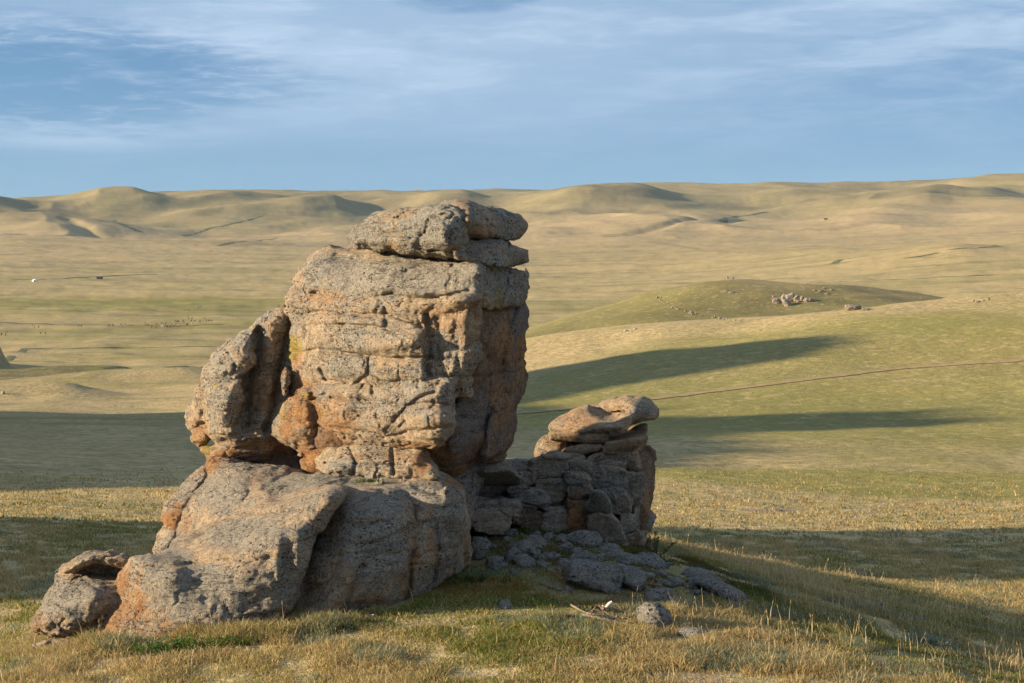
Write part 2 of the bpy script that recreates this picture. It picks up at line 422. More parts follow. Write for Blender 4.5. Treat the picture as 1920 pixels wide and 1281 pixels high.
def granite(name, tone=(.40, .29, .20), grey=(.25, .24, .22), greyness=.5, orange=.25, pits=1.0):
    m, t, bs = new_mat(name)
    P = t.n('ShaderNodeNewGeometry').outputs['Position']
    at_ = t.n('ShaderNodeAttribute', attribute_name='stain')
    sep = t.n('ShaderNodeSeparateColor', {0: at_.outputs['Color']})
    o_, y_, g_ = sep.outputs
    n1 = t.noise(P, 1.1, 5, .6); n2 = t.noise(P, 5.5, 6, .65); n3 = t.noise(P, 24, 5, .7); n4 = t.noise(t.mapv(P, (1, 1, 1), (7, 3, 2)), 1.9, 6, .62)
    nb = t.noise(t.mapv(P, (.6, .6, 3.2)), 1.7, 5, .6, .4)
    col = t.mix(t.ramp(t.math('ADD', t.math('MULTIPLY', n2, .45), t.math('MULTIPLY', n3, .55)), .36, .64), tuple(c*.46 for c in tone), tuple(c*1.25 for c in tone))
    pink = (tone[0]*1.02, tone[1]*.91, tone[2]*.83)
    col = t.mix(t.math('MULTIPLY', t.ramp(nb, .42, .64), .6), col, pink)
    # iron staining: given patches and a little everywhere
    om = t.math('MAXIMUM', t.math('MULTIPLY', t.math('MULTIPLY', o_, .95), t.ramp(n4, .22, .47)), t.math('MULTIPLY', t.ramp(n4, .60, .74), orange*.5))
    ocol = t.mix(t.ramp(n2, .35, .65), (.34, .155, .055), (.52, .285, .12))
    col = t.mix(om, col, ocol)
    # grey lichen crust, broken up
    gn = t.math('ADD', t.math('MULTIPLY', n1, .55), t.math('MULTIPLY', t.noise(P, 9, 8, .7), .45))
    gm = t.ramp(t.math('ADD', gn, t.math('MULTIPLY', g_, .22)), .60-.2*greyness, .68-.2*greyness)
    gcol = t.mix(t.ramp(n3, .35, .65), tuple(c*.72 for c in grey), tuple(c*1.3 for c in grey))
    col = t.mix(t.math('MULTIPLY', gm, .82), col, gcol)
    # pale mineral bloom
    pm = t.math('MULTIPLY', t.ramp(t.noise(t.mapv(P, (1, 1, 1), (2, 9, 4)), 3.1, 7, .65), .62, .70), .55)
    col = t.mix(pm, col, (.50, .46, .38))
    # crystals and black specks
    vs = t.n('ShaderNodeTexVoronoi', {'Vector': P, 'Scale': 52.0, 'Randomness': 1.0}, feature='F1')
    cr = t.n('ShaderNodeSeparateColor', {0: vs.outputs['Color']}).outputs[0]
    col = t.mix(t.math('MULTIPLY', t.ramp(cr, .72, .95), .22), col, (.60, .50, .42))
    col = t.mix(t.math('MULTIPLY', t.ramp(cr, .22, .08), .4), col, (.085, .075, .065))
    # weathering pits: real little holes (bump), coloured darker than the rock
    wv = t.n('ShaderNodeVectorMath', {0: P, 1: t.n('ShaderNodeVectorMath', {0: t.n('ShaderNodeTexNoise', {'Vector': P, 'Scale': 14.0, 'Detail': 2.0}).outputs[1], 3: .07}, operation='SCALE').outputs[0]}, operation='ADD').outputs[0]
    vp = t.n('ShaderNodeTexVoronoi', {'Vector': t.mapv(wv, (1, 1, 1.7)), 'Scale': 13.0}, feature='F1')
    vr = t.n('ShaderNodeSeparateColor', {0: vp.outputs['Color']}).outputs[1]
    pz = t.ramp(t.noise(t.mapv(P, (1, 1, 1.5), (5, 5, 1)), 1.3, 4, .6), .48, .60)
    ph = t.math('MULTIPLY', t.math('MULTIPLY', t.ramp(vp.outputs['Distance'], .46, .20), t.ramp(vr, .45, .75)), t.math('MULTIPLY', pz, pits))
    vp2 = t.n('ShaderNodeTexVoronoi', {'Vector': wv, 'Scale': 34.0}, feature='F1')
    vr2 = t.n('ShaderNodeSeparateColor', {0: vp2.outputs['Color']}).outputs[0]
    ph2 = t.math('MULTIPLY', t.math('MULTIPLY', t.ramp(vp2.outputs['Distance'], .45, .22), t.ramp(vr2, .70, .80)), t.math('MULTIPLY', t.ramp(n1, .40, .56), pits))
    hole = t.math('MAXIMUM', ph, ph2)
    col = t.mix(t.math('MULTIPLY', hole, .93), col, (.055, .045, .038))
    # yellow lichen
    ym = t.math('MAXIMUM', t.math('MULTIPLY', y_, t.ramp(n3, .40, .50)), t.ramp(t.noise(t.mapv(P, (1, 1, 1), (1, 8, 8)), 4.2, 6, .7), .725, .75))
    col = t.mix(t.math('MULTIPLY', ym, .85), col, (.46, .36, .05))
    # hairline cracks, packed with dark lichen and dirt
    fr = t.noise(t.mapv(P, (.6, .6, 2.9)), 1.7, 4, .6, .9)
    hair = t.math('MULTIPLY', t.ramp(t.math('ABSOLUTE', t.math('SUBTRACT', fr, .5)), .001, .010, 1, 0), t.ramp(n1, .40, .52))
    fr2 = t.noise(t.mapv(P, (1.3, 1.3, .7), (4, 4, 4)), 1.3, 4, .6, .9)
    hair2 = t.math('MULTIPLY', t.ramp(t.math('ABSOLUTE', t.math('SUBTRACT', fr2, .5)), .001, .007, 1, 0), t.ramp(n4, .46, .56))
    hair = t.math('MAXIMUM', hair, hair2)
    col = t.mix(t.math('MULTIPLY', hair, .75), col, (.07, .055, .045))
    m.node_tree.links.new(col, bs.inputs['Base Color'])
    hgt = t.math('ADD', t.math('MULTIPLY', t.noise(P, 6, 10, .80), .17), t.math('MULTIPLY', t.noise(P, 30, 6, .78), .045))
    hgt = t.math('SUBTRACT', hgt, t.math('MULTIPLY', hole, .045))
    hgt = t.math('SUBTRACT', hgt, t.math('MULTIPLY', hair, .06))
    hgt = t.math('ADD', hgt, t.math('MULTIPLY', cr, .004))
    b = t.n('ShaderNodeBump', {'Strength': 1.0, 'Distance': 1.0, 'Height': hgt})
    m.node_tree.links.new(b.outputs[0], bs.inputs['Normal'])
    return m
MAT = {
 'tower': granite('granite_weathered', (.56, .445, .315), (.37, .35, .305), .56, .22, 1.2),
 'cap': granite('granite_capping', (.48, .39, .285), (.34, .33, .29), .75, .12, 1.4),
 'base': granite('granite_lichened', (.54, .425, .30), (.345, .325, .28), .56, .18, 1.1),
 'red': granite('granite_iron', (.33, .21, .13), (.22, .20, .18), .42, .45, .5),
 'wall': granite('granite_blocks', (.44, .365, .28), (.32, .305, .275), .58, .25, .8),
 'block': granite('granite_boulders', (.36, .33, .28), (.31, .30, .27), .85, .03, 1.2),
 'warm': granite('granite_smooth', (.52, .385, .255), (.35, .32, .27), .32, .16, .5),
 'pale': granite('granite_bleached', (.55, .50, .42), (.45, .43, .38), .4, .0, .3),
 'far': granite('granite_distant', (.36, .31, .25), (.30, .28, .25), .5, .05, .3),
}

def ground_mat():
    m, t, bs = new_mat('steppe_ground')
    P = t.n('ShaderNodeNewGeometry').outputs['Position']
    at_ = t.n('ShaderNodeAttribute', attribute_name='patch'); sep = t.n('ShaderNodeSeparateColor', {0: at_.outputs['Color']})
    soil_, green_, dark_ = sep.outputs
    big = t.noise(P, .0045, 5, .6, .6); mid = t.noise(P, .028, 5, .6, .5); sm = t.noise(P, .16, 6, .62); fi = t.noise(P, 1.3, 6, .65); vf = t.noise(P, 9.0, 4, .7)
    vast = t.noise(t.mapv(P, (1, 1.6, 1)), .0011, 4, .55, .5)
    straw = t.mix(t.ramp(sm, .35, .65), (.49, .37, .185), (.57, .435, .24))
    green = t.mix(t.ramp(mid, .35, .65), (.25, .235, .062), (.37, .315, .10))
    g = t.math('ADD', t.math('MULTIPLY', big, .42), t.math('MULTIPLY', mid, .33))
    g = t.math('ADD', g, t.math('MULTIPLY', sm, .15)); g = t.math('ADD', g, t.math('MULTIPLY', vast, .18))
    g = t.math('ADD', g, t.math('MULTIPLY', t.math('SUBTRACT', green_, .5), .34))
    f = t.ramp(g, .485, .645)
    col = t.mix(f, straw, green)
    rose = t.ramp(t.noise(t.mapv(P, (1, 1, 1), (300, 40, 0)), .007, 4, .6, .5), .50, .66)
    col = t.mix(t.math('MULTIPLY', rose, .25), col, (.40, .27, .19))
    col = t.mix(t.math('MULTIPLY', t.ramp(t.noise(P, .05, 6, .7, 1.0), .56, .66), .35), col, (.16, .165, .07))
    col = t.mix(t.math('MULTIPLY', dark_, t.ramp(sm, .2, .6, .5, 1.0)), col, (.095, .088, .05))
    stk = t.noise(t.mapv(P, (.28, 1, 1), (11, 3, 0)), .022, 6, .66, .3); stk2 = t.noise(t.mapv(P, (.22, 1, 1), (1, 83, 0)), .0075, 6, .68, .3)
    col = t.mix(t.math('MULTIPLY', t.ramp(stk2, .49, .60), .55), col, (.26, .245, .11))
    col = t.mix(t.math('MULTIPLY', t.ramp(stk, .54, .63), .6), col, (.17, .165, .085))
    col = t.mix(t.math('MULTIPLY', t.ramp(stk, .42, .34), .35), col, (.55, .44, .25))
    col = t.mix(t.math('MULTIPLY', at_.outputs['Alpha'], t.ramp(mid, .3, .65, .25, .75)), col, (.45, .32, .215))
    # tussock mottling
    tu = t.noise(t.mapv(P, (1, 1, 1), (31, 7, 0)), .55, 7, .72); tv = t.noise(t.mapv(P, (1, 1, 1), (3, 17, 0)), 2.6, 5, .7)
    col = t.mix(t.ramp(fi, .42, .60, .0, .55), col, (.17, .155, .07))
    col = t.mix(t.ramp(tu, .50, .62, .0, .42), col, (.24, .215, .085))
    col = t.mix(t.ramp(tu, .46, .38, .0, .40), col, (.56, .44, .24))
    col = t.mix(t.ramp(tv, .52, .62, .0, .38), col, (.18, .155, .07))
    col = t.mix(t.ramp(vf, .55, .72, .0, .40), col, (.54, .43, .26))
    soil = t.mix(t.ramp(vf, .35, .65), (.25, .18, .12), (.36, .27, .19))
    col = t.mix(t.math('MULTIPLY', soil_, t.ramp(fi, .30, .50)), col, soil)
    m.node_tree.links.new(col, bs.inputs['Base Color'])
    hg = t.math('ADD', t.math('MULTIPLY', sm, .10), t.math('MULTIPLY', fi, .15))
    hg = t.math('ADD', hg, t.math('MULTIPLY', vf, .07)); hg = t.math('ADD', hg, t.math('MULTIPLY', mid, .7))
    b = t.n('ShaderNodeBump', {'Strength': 1.0, 'Distance': 1.0, 'Height': hg})
    m.node_tree.links.new(b.outputs[0], bs.inputs['Normal'])
    bs.inputs['Specular IOR Level'].default_value = .05
    return m
MAT['ground'] = ground_mat()

def leaf_mat(name='grass_blades'):
    m, t, bs = new_mat(name)
    a = t.n('ShaderNodeAttribute', attribute_name='tint')
    m.node_tree.links.new(a.outputs['Color'], bs.inputs['Base Color'])
    tr = t.n('ShaderNodeBsdfTranslucent', {'Color': a.outputs['Color']})
    mx = t.n('ShaderNodeMixShader', {0: .35, 1: bs.outputs[0], 2: tr.outputs[0]})
    out = [n for n in m.node_tree.nodes if n.type == 'OUTPUT_MATERIAL'][0]
    m.node_tree.links.new(mx.outputs[0], out.inputs[0])
    return m
MAT['grass'] = leaf_mat()
def plain(name, c1, c2, sc=6, rough=.85, bump=.01):
    m, t, bs = new_mat(name)
    P = t.n('ShaderNodeTexCoord').outputs['Object']
    n = t.noise(P, sc, 5, .6)
    m.node_tree.links.new(t.mix(t.ramp(n, .35, .65), c1, c2), bs.inputs['Base Color'])
    b = t.n('ShaderNodeBump', {'Strength': 1.0, 'Distance': 1.0, 'Height': t.math('MULTIPLY', n, bump)})
    m.node_tree.links.new(b.outputs[0], bs.inputs['Normal']); bs.inputs['Roughness'].default_value = rough
    return m
MAT['track'] = plain('bare_earth', (.27, .195, .105), (.35, .255, .14), 1.0, .95, .03)
MAT['gully'] = plain('damp_gully_grass', (.075, .085, .04), (.15, .15, .075), .05, .95, .2)
MAT['wood'] = plain('weathered_wood', (.10, .08, .06), (.27, .22, .17), 30, .8, .006)
MAT['bone'] = plain('bleached_bone', (.42, .40, .37), (.60, .58, .54), 20, .7, .002)
MAT['bark'] = plain('brown_bark', (.10, .06, .04), (.28, .18, .11), 25, .9, .006)
MAT['felt'] = plain('white_felt', (.75, .74, .70), (.82, .81, .78), 2, .9, .01)
MAT['timber'] = plain('dark_timber', (.06, .06, .07), (.12, .12, .13), 2, .8, .01)
MAT['hide_dark'] = plain('dark_hide', (.03, .022, .018), (.06, .04, .03), 3, .8, .003)
MAT['hide_brown'] = plain('brown_hide', (.12, .055, .03), (.18, .09, .05), 3, .8, .003)
MAT['hide_white'] = plain('white_hide', (.60, .57, .52), (.72, .70, .66), 3, .8, .003)
MAT['petal'] = plain('violet_petal', (.40, .28, .62), (.55, .42, .75), 20, .7, .001)

# ------------------------------------------------------------------ ground sheet
def build_ground():
    a1 = np.radians(np.linspace(-24, 24, 760))
    a0 = np.radians(np.linspace(-180, -24, 230))[:-1]; a2 = np.radians(np.linspace(24, 180, 150))[1:-1]
    az = np.concatenate([a0, a1, a2])
    R = np.exp(np.concatenate([np.linspace(math.log(2), math.log(15), 24)[:-1], np.linspace(math.log(15), math.log(420), 330)[:-1],
                               np.linspace(math.log(420), math.log(2500), 150)[:-1], np.linspace(math.log(2500), math.log(12400), 250)]))
    A, RR = np.meshgrid(az, R, indexing='ij')
    X, Y = RR*np.sin(A), RR*np.cos(A); Z = terrain(X, Y)
    na, nr = X.shape
    V = np.stack([X.ravel(), Y.ravel(), Z.ravel()], 1)
    i = np.arange(na)[:, None]; j = np.arange(nr-1)[None, :]
    q = np.stack([(i*nr+j), (i*nr+j+1), (((i+1) % na)*nr+j+1), (((i+1) % na)*nr+j)], -1).reshape(-1, 4)
    q = q[:, ::-1]
    V = np.concatenate([V, [[0, 0, float(terrain(np.array([0.]), np.array([2.]))[0])]]])
    c = len(V)-1
    tri = [[c, k*nr, ((k+1) % na)*nr, ((k+1) % na)*nr] for k in range(na)]
    me_tri = np.array(tri)
    U_, V_ = proj(V[:, 0], V[:, 1], V[:, 2]); Rr = np.hypot(V[:, 0], V[:, 1])
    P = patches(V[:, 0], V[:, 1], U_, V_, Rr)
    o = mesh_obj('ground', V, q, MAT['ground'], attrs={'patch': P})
    tag(o, kind='structure')
    return o
# bare soil, greener and darker ground, all given in ground coordinates
def _g(x, y, cx, cy, sx, sy, w=.0):
    return np.exp(-(((x-cx)/sx)**2+((y-cy)/sy)**2)*(1+w))
SOIL = []; GREEN = []; DARK = []
def soil(u, v, ru, Yr, am=1): p = ground_hit(u, v); SOIL.append((p[0], p[1], ru, Yr, am))
def greenp(u, v, ru, Yr, am=.5): p = ground_hit(u, v); GREEN.append((p[0], p[1], ru, Yr, am))
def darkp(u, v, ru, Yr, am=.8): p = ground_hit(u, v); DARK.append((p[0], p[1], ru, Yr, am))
soil(1290, 1275, .75, .35); soil(1030, 1130, .3, .2, .6); soil(240, 1238, .5, .12); soil(390, 1222, .9, .18); soil(1130, 1272, .6, .15, .7); soil(900, 1270, .6, .15, .8)
soil(910, 1095, .35, .3, .9); soil(1650, 1245, .7, .2, .6); soil(1800, 1270, .7, .2, .5)
for k in ((1440, 958, 1.4, .9, 1), (1040, 1130, .4, .25, .6), (1600, 1075, .7, .5, .8), (1730, 1100, .7, .4, .7), (1460, 1105, .6, .3, .7), (60, 820, 3, 3, .4)): soil(*k)
greenp(150, 690, 40, 14, .5); greenp(300, 720, 45, 12, .35); greenp(60, 785, 25, 4, .6); greenp(1080, 600, 24, 14, .5); greenp(1200, 600, 20, 12, .55)
greenp(1750, 925, 14, 8, .8); greenp(1500, 890, 20, 4, .6); greenp(1250, 690, 34, 24, .5); greenp(1500, 760, 50, 24, .45); greenp(1800, 800, 36, 26, .5); greenp(1700, 640, 40, 26, .4); greenp(1450, 566, 60, 30, .4)
greenp(200, 570, 380, 90, .35); greenp(1000, 620, 20, 20, .4); greenp(300, 1160, 2, 1.5, .3); greenp(950, 1120, 3, 2.4, .55)
greenp(150, 850, 70, 60, -.42); greenp(1100, 1010, 30, 10, -.25); greenp(150, 945, 20, 6, -.6); greenp(1400, 945, 26, 7, -.7); greenp(1850, 970, 12, 4, -.6); greenp(300, 500, 700, 300, -.35); greenp(1300, 470, 700, 300, -.4); greenp(1500, 540, 300, 120, -.3)
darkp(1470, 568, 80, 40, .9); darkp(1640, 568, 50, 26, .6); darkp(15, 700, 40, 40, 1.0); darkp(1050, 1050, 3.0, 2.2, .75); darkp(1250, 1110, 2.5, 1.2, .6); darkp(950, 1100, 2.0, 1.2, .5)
darkp(1195, 438, 30, 90, .8); [darkp(u_, v_, a_*1.5, b_*1.2, 1.0) for (u_, v_, a_, b_) in ((262,378,150,330),(425,376,170,330),(625,387,170,380),(890,380,170,380),(1160,356,260,420),(1330,380,170,300),(1745,360,150,320),(1840,362,170,330),(110,402,300,150),(40,380,240,240),(560,402,200,160),(1420,392,200,240),(1000,402,240,170))]; darkp(1380, 400, 60, 200, .5); darkp(130, 620, 130, 16, .3)  # hill-flank list: shade of the far slopes put into the ground colour
def patches(x, y, u, v, R):
    s = 0*x; g = .5-.30*sstep(1100, 2000, R)*(1-sstep(4200, 5600, R))+.06*sstep(4800, 6300, R)-.12*(1-sstep(30, 60, R)); d = 0*x
    wx = x*(1); 
    n = fbm(x/1.1, y/1.1, 0*x, 201, 3); n2 = fbm(x/12, y/12, 0*x, 202, 3)
    for cx, cy, a, b, am in SOIL: s = np.maximum(s, am*np.clip(sstep(1.5, .4, ((x-cx)/a)**2+((y-cy)/b)**2+1.2*n), 0, 1))
    for cx, cy, a, b, am in GREEN: g = g+am*np.exp(-(((x-cx)/a)**2+((y-cy)/b)**2)*(1+.9*n2))
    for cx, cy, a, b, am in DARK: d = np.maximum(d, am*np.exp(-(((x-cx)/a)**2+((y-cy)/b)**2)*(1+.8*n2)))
    # far uplands: darker heath on the tops
    far = sstep(4200, 6500, R)
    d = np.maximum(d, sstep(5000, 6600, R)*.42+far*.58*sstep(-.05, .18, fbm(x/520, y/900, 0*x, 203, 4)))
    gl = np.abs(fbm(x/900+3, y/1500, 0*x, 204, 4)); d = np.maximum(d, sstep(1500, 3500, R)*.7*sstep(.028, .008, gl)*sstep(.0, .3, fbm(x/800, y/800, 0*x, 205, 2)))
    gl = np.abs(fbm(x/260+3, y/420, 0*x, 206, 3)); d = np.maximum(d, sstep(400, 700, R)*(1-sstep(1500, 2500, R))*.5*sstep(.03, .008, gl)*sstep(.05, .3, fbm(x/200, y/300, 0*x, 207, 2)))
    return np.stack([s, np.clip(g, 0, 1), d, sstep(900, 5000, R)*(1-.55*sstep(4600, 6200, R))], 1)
build_ground()
# ------------------------------------------------------------------ ROCKS
M_ = MAT
# cap stones on the tower
rock('cap_stone', 'grey pitted cap boulder tapering to the left on top of the tall tower', [
  L([(655,445),(667,427),(699,406),(725,399),(751,395),(785,392),(821,390),(848,388),(862,397),(871,410),(874,428),(871,452),(870,478),(840,481),(800,477),(760,471),(725,465),(690,463),(668,462)],
    [(660,445,23.7),(700,410,23.6),(760,465,23.15),(780,395,23.5),(830,440,23.0),(868,430,23.1),(860,475,23.2)], 1.7, .34,
    cracks=[([(655,436),(720,438),(775,441)],3,.10),([(838,400),(805,412),(795,440),(770,446)],4,.12)], bumps=[(835,430,32,30,.14),(840,460,34,14,.16),(700,452,50,7,.12)])],
  M_['cap'], turn=(.30, 900), h=.024, lump=.05, strata=.035, fine=.02, stains=[(730,462,60,6,0,.8),(810,473,40,6,0,.7),(690,458,30,9,2,.5),(820,425,60,40,2,.9)], cat='boulder')
rock('cap_stone', 'brown wedge boulder with a bright ridge, right half of the tower top', [
  L([(821,388),(852,379),(873,381),(900,388),(925,393),(952,403),(978,412),(986,427),(985,440),(975,451),(957,457),(922,450),(890,446),(860,445),(840,430)],
    [(830,400,24.0),(868,385,23.7),(882,415,23.35),(930,425,24.3),(985,430,25.3),(900,445,23.6)], 1.7, .32, cracks=[([(885,405),(930,412),(975,425)],3,.07)], bumps=[(878,405,12,30,.12)])],
  M_['cap'], h=.028, lump=.06, strata=.03, fine=.018, stains=[(872,400,20,30,0,.35),(905,440,30,8,0,.8)], cat='boulder')
rock('rock_slab', 'thick brown slab wedged under the right cap boulder of the tower', [
  L([(850,446),(880,446),(920,449),(952,456),(956,470),(956,490),(952,502),(930,503),(905,499),(869,490),(848,482)],
    [(860,460,23.4),(955,470,24.4),(900,488,23.55)], 1.7, .2, cracks=[([(870,468),(915,474),(952,478)],3,.08)])], M_['cap'], h=.026, lump=.05, strata=.04, fine=.018, stains=[(900,470,40,14,0,.5)])
rock('rock_slab', 'small rounded slab jutting out at the right edge below the cap boulders', [
  L([(950,459),(968,459),(983,463),(990,475),(989,488),(978,492),(960,498),(950,497)], [(955,475,24.6),(988,478,25.3)], 1.6, .18)], M_['cap'], h=.026, lump=.03, strata=.03, fine=.016)
# the tower itself
rock('rock_tower', 'tallest pinkish granite tower with lit banded face above the sloping slabs', [
  # crown layer
  L([(655,467),(700,462),(738,465),(786,480),(838,482),(869,483),(896,487),(908,497),(911,515),(912,545),(908,565),(890,582),(860,592),(820,590),(780,582),(745,575),(700,560),(640,570),(590,580),(545,582),(532,560),(541,541),(552,525),(567,510),(589,490),(620,473)],
    [(545,560,23.9),(600,500,24.1),(660,470,24.7),(700,520,23.35),(800,490,23.5),(890,500,23.15),(800,560,22.95),(900,560,22.98),(640,570,23.35)], 1.5, .42,
    cracks=[([(565,556),(600,552),(650,566),(690,572),(735,556)],7,.24),([(735,556),(790,562),(840,556),(880,545)],5,.16),([(655,470),(720,474),(780,484)],3,.08),([(905,490),(908,560)],5,.18)],
    bumps=[(760,520,90,28,.10),(620,535,50,16,.14),(870,560,35,20,.12),(690,548,34,9,.10),(780,548,35,6,.10)]),
  # middle
  L([(540,548),(600,538),(700,535),(800,540),(900,560),(903,620),(900,665),(888,700),(884,750),(800,735),(700,735),(600,740),(543,735),(535,700),(537,672),(543,640),(541,600)],
    [(545,600,23.95),(545,720,23.9),(620,650,23.35),(700,600,23.1),(700,700,23.0),(790,600,23.0),(790,700,22.85),(845,640,23.15),(890,600,23.1),(885,720,23.3)], 1.6, .36,
    cracks=[([(560,590),(620,584),(680,590),(725,588),(790,610)],5,.18),([(545,612),(640,608),(720,615),(770,640)],4,.12),([(545,662),(600,656),(660,664),(740,672),(810,668)],6,.17),
            ([(722,570),(724,612)],5,.10),([(800,590),(806,640),(803,700),(812,720)],8,.24),([(822,600),(820,650),(830,700)],13,.18),([(858,640),(860,700),(864,735)],5,.08),
            ([(600,690),(612,712),(660,722),(690,705),(692,672)],4,.12),([(545,690),(580,694),(612,712)],4,.1)],
    bumps=[(768,634,30,11,.20),(640,600,70,14,.12),(600,640,50,16,.10),(650,690,42,16,.14),(590,690,26,16,.14),(730,650,50,8,.12),(870,620,14,60,.12),(845,612,14,20,.10),(725,700,60,22,.10),(600,663,30,5,.08)]),
  # lower belly, overhanging
  L([(543,735),(560,728),(600,722),(700,715),(800,705),(846,708),(850,740),(852,770),(858,795),(850,815),(830,832),(790,838),(745,842),(707,838),(650,836),(611,838),(590,852),(565,850),(545,844),(524,832),(504,810),(508,780),(520,758),(537,742)],
    [(515,800,23.5),(545,750,23.45),(570,800,23.25),(620,770,23.0),(620,830,23.2),(700,740,22.95),(700,800,22.8),(780,730,22.75),(790,800,22.55),(845,780,22.55),(760,838,22.9),(845,715,22.85)], 1.6, .36,
    cracks=[([(620,745),(690,752),(750,760),(800,756),(850,762)],4,.14),([(740,790),(756,765),(790,745),(815,735)],5,.17),([(755,775),(760,790),(750,800)],4,.1),([(585,745),(595,790),(600,830)],11,.22),
            ([(545,740),(580,752),(610,738)],5,.16),([(620,800),(700,812),(720,820),(770,808),(850,800)],4,.12),([(700,740),(690,700)],4,.1)],
    bumps=[(560,790,34,42,.16),(640,800,26,36,.10),(800,785,46,20,.12),(800,735,50,16,.10),(575,740,18,9,.10),(660,745,36,30,.08),(790,822,56,12,.10),(545,815,30,16,.1)]),
 ], M_['tower'], rug=.85, turn=(.33, 912), h=.022, lump=.05, strata=.05, fine=.018, seed=11, dip=.03, k=.07,
  stains=[(580,790,80,60,0,1),(545,820,60,26,0,1),(570,735,40,26,0,.9),(550,685,18,50,0,.9),(600,830,60,22,0,.9),(620,560,60,12,0,.5),(850,600,60,30,0,.35),(900,640,24,120,0,.45),(790,835,60,8,0,.7),
          (553,650,17,20,1,1),(545,660,12,22,1,.9),(575,742,12,6,1,.7),(530,770,10,26,1,.4),(605,775,9,9,1,.5),
          (720,520,150,34,2,.8),(880,520,40,40,2,.7),(640,500,60,24,2,.5),(650,690,50,20,2,.5),(800,760,60,40,2,.2)])
rock('rock_ledge', 'low lichened ledge stone at the foot of the tall tower, above the sloping slabs', [
  L([(606,838),(598,872),(620,884),(660,892),(700,895),(760,896),(810,893),(812,878),(800,862),(790,840),(740,836),(660,832)],
    [(610,860,23.0),(700,850,22.9),(800,860,22.95),(700,890,22.65),(620,880,22.7)], 2.0, .25,
    cracks=[([(655,838),(668,870),(662,892)],4,.12),([(735,840),(740,890)],4,.12),([(610,868),(700,872),(800,874)],4,.10)], bumps=[(640,875,30,12,.12),(770,878,30,12,.1)])],
  M_['tower'], turn=(.31, 912), h=.024, lump=.05, strata=.045, fine=.017, stains=[(720,858,60,10,0,.6),(790,866,18,22,0,.9),(640,875,40,14,2,.8)])
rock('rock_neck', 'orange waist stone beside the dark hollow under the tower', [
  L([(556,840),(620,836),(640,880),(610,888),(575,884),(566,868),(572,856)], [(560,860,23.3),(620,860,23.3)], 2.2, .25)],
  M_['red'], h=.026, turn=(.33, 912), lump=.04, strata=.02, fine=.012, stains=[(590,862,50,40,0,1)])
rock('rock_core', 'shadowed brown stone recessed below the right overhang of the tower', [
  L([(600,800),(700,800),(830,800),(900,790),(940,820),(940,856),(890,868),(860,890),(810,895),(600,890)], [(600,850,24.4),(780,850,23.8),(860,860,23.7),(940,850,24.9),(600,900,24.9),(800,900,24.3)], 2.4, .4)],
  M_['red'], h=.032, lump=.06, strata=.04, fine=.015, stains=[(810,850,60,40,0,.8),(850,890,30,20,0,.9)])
# right side of the tower, turned away from the sun
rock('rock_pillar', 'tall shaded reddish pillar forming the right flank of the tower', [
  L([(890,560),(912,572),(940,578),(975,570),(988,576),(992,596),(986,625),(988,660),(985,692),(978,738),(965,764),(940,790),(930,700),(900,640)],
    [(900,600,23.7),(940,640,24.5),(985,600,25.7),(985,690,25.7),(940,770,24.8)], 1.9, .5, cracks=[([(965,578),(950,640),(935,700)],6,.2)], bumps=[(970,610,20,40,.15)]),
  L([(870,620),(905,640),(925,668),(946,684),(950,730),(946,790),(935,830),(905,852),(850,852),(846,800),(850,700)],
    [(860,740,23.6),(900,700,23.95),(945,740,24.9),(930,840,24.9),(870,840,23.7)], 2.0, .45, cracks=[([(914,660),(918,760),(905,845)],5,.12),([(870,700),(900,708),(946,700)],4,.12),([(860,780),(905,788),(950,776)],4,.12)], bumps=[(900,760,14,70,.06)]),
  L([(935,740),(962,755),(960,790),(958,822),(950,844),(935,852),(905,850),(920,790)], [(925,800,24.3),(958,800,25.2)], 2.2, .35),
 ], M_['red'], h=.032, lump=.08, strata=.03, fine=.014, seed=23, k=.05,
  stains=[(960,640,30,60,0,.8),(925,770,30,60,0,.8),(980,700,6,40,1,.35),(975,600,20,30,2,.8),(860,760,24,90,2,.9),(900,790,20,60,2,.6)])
rock('rock_block', 'dark rough block on the right flank just below the two thin slabs', [
  L([(890,492),(925,492),(955,500),(985,506),(986,530),(983,558),(960,568),(935,578),(905,578),(890,560)], [(900,530,23.5),(940,540,24.4),(985,530,25.5)], 2.5, .3,
    cracks=[([(955,500),(948,540),(935,575)],5,.2),([(905,505),(950,508)],4,.1)])], M_['cap'], h=.03, lump=.06, strata=.05, fine=.02, stains=[(935,560,10,22,1,.6),(915,575,10,6,1,.6),(930,530,40,30,2,.7)])
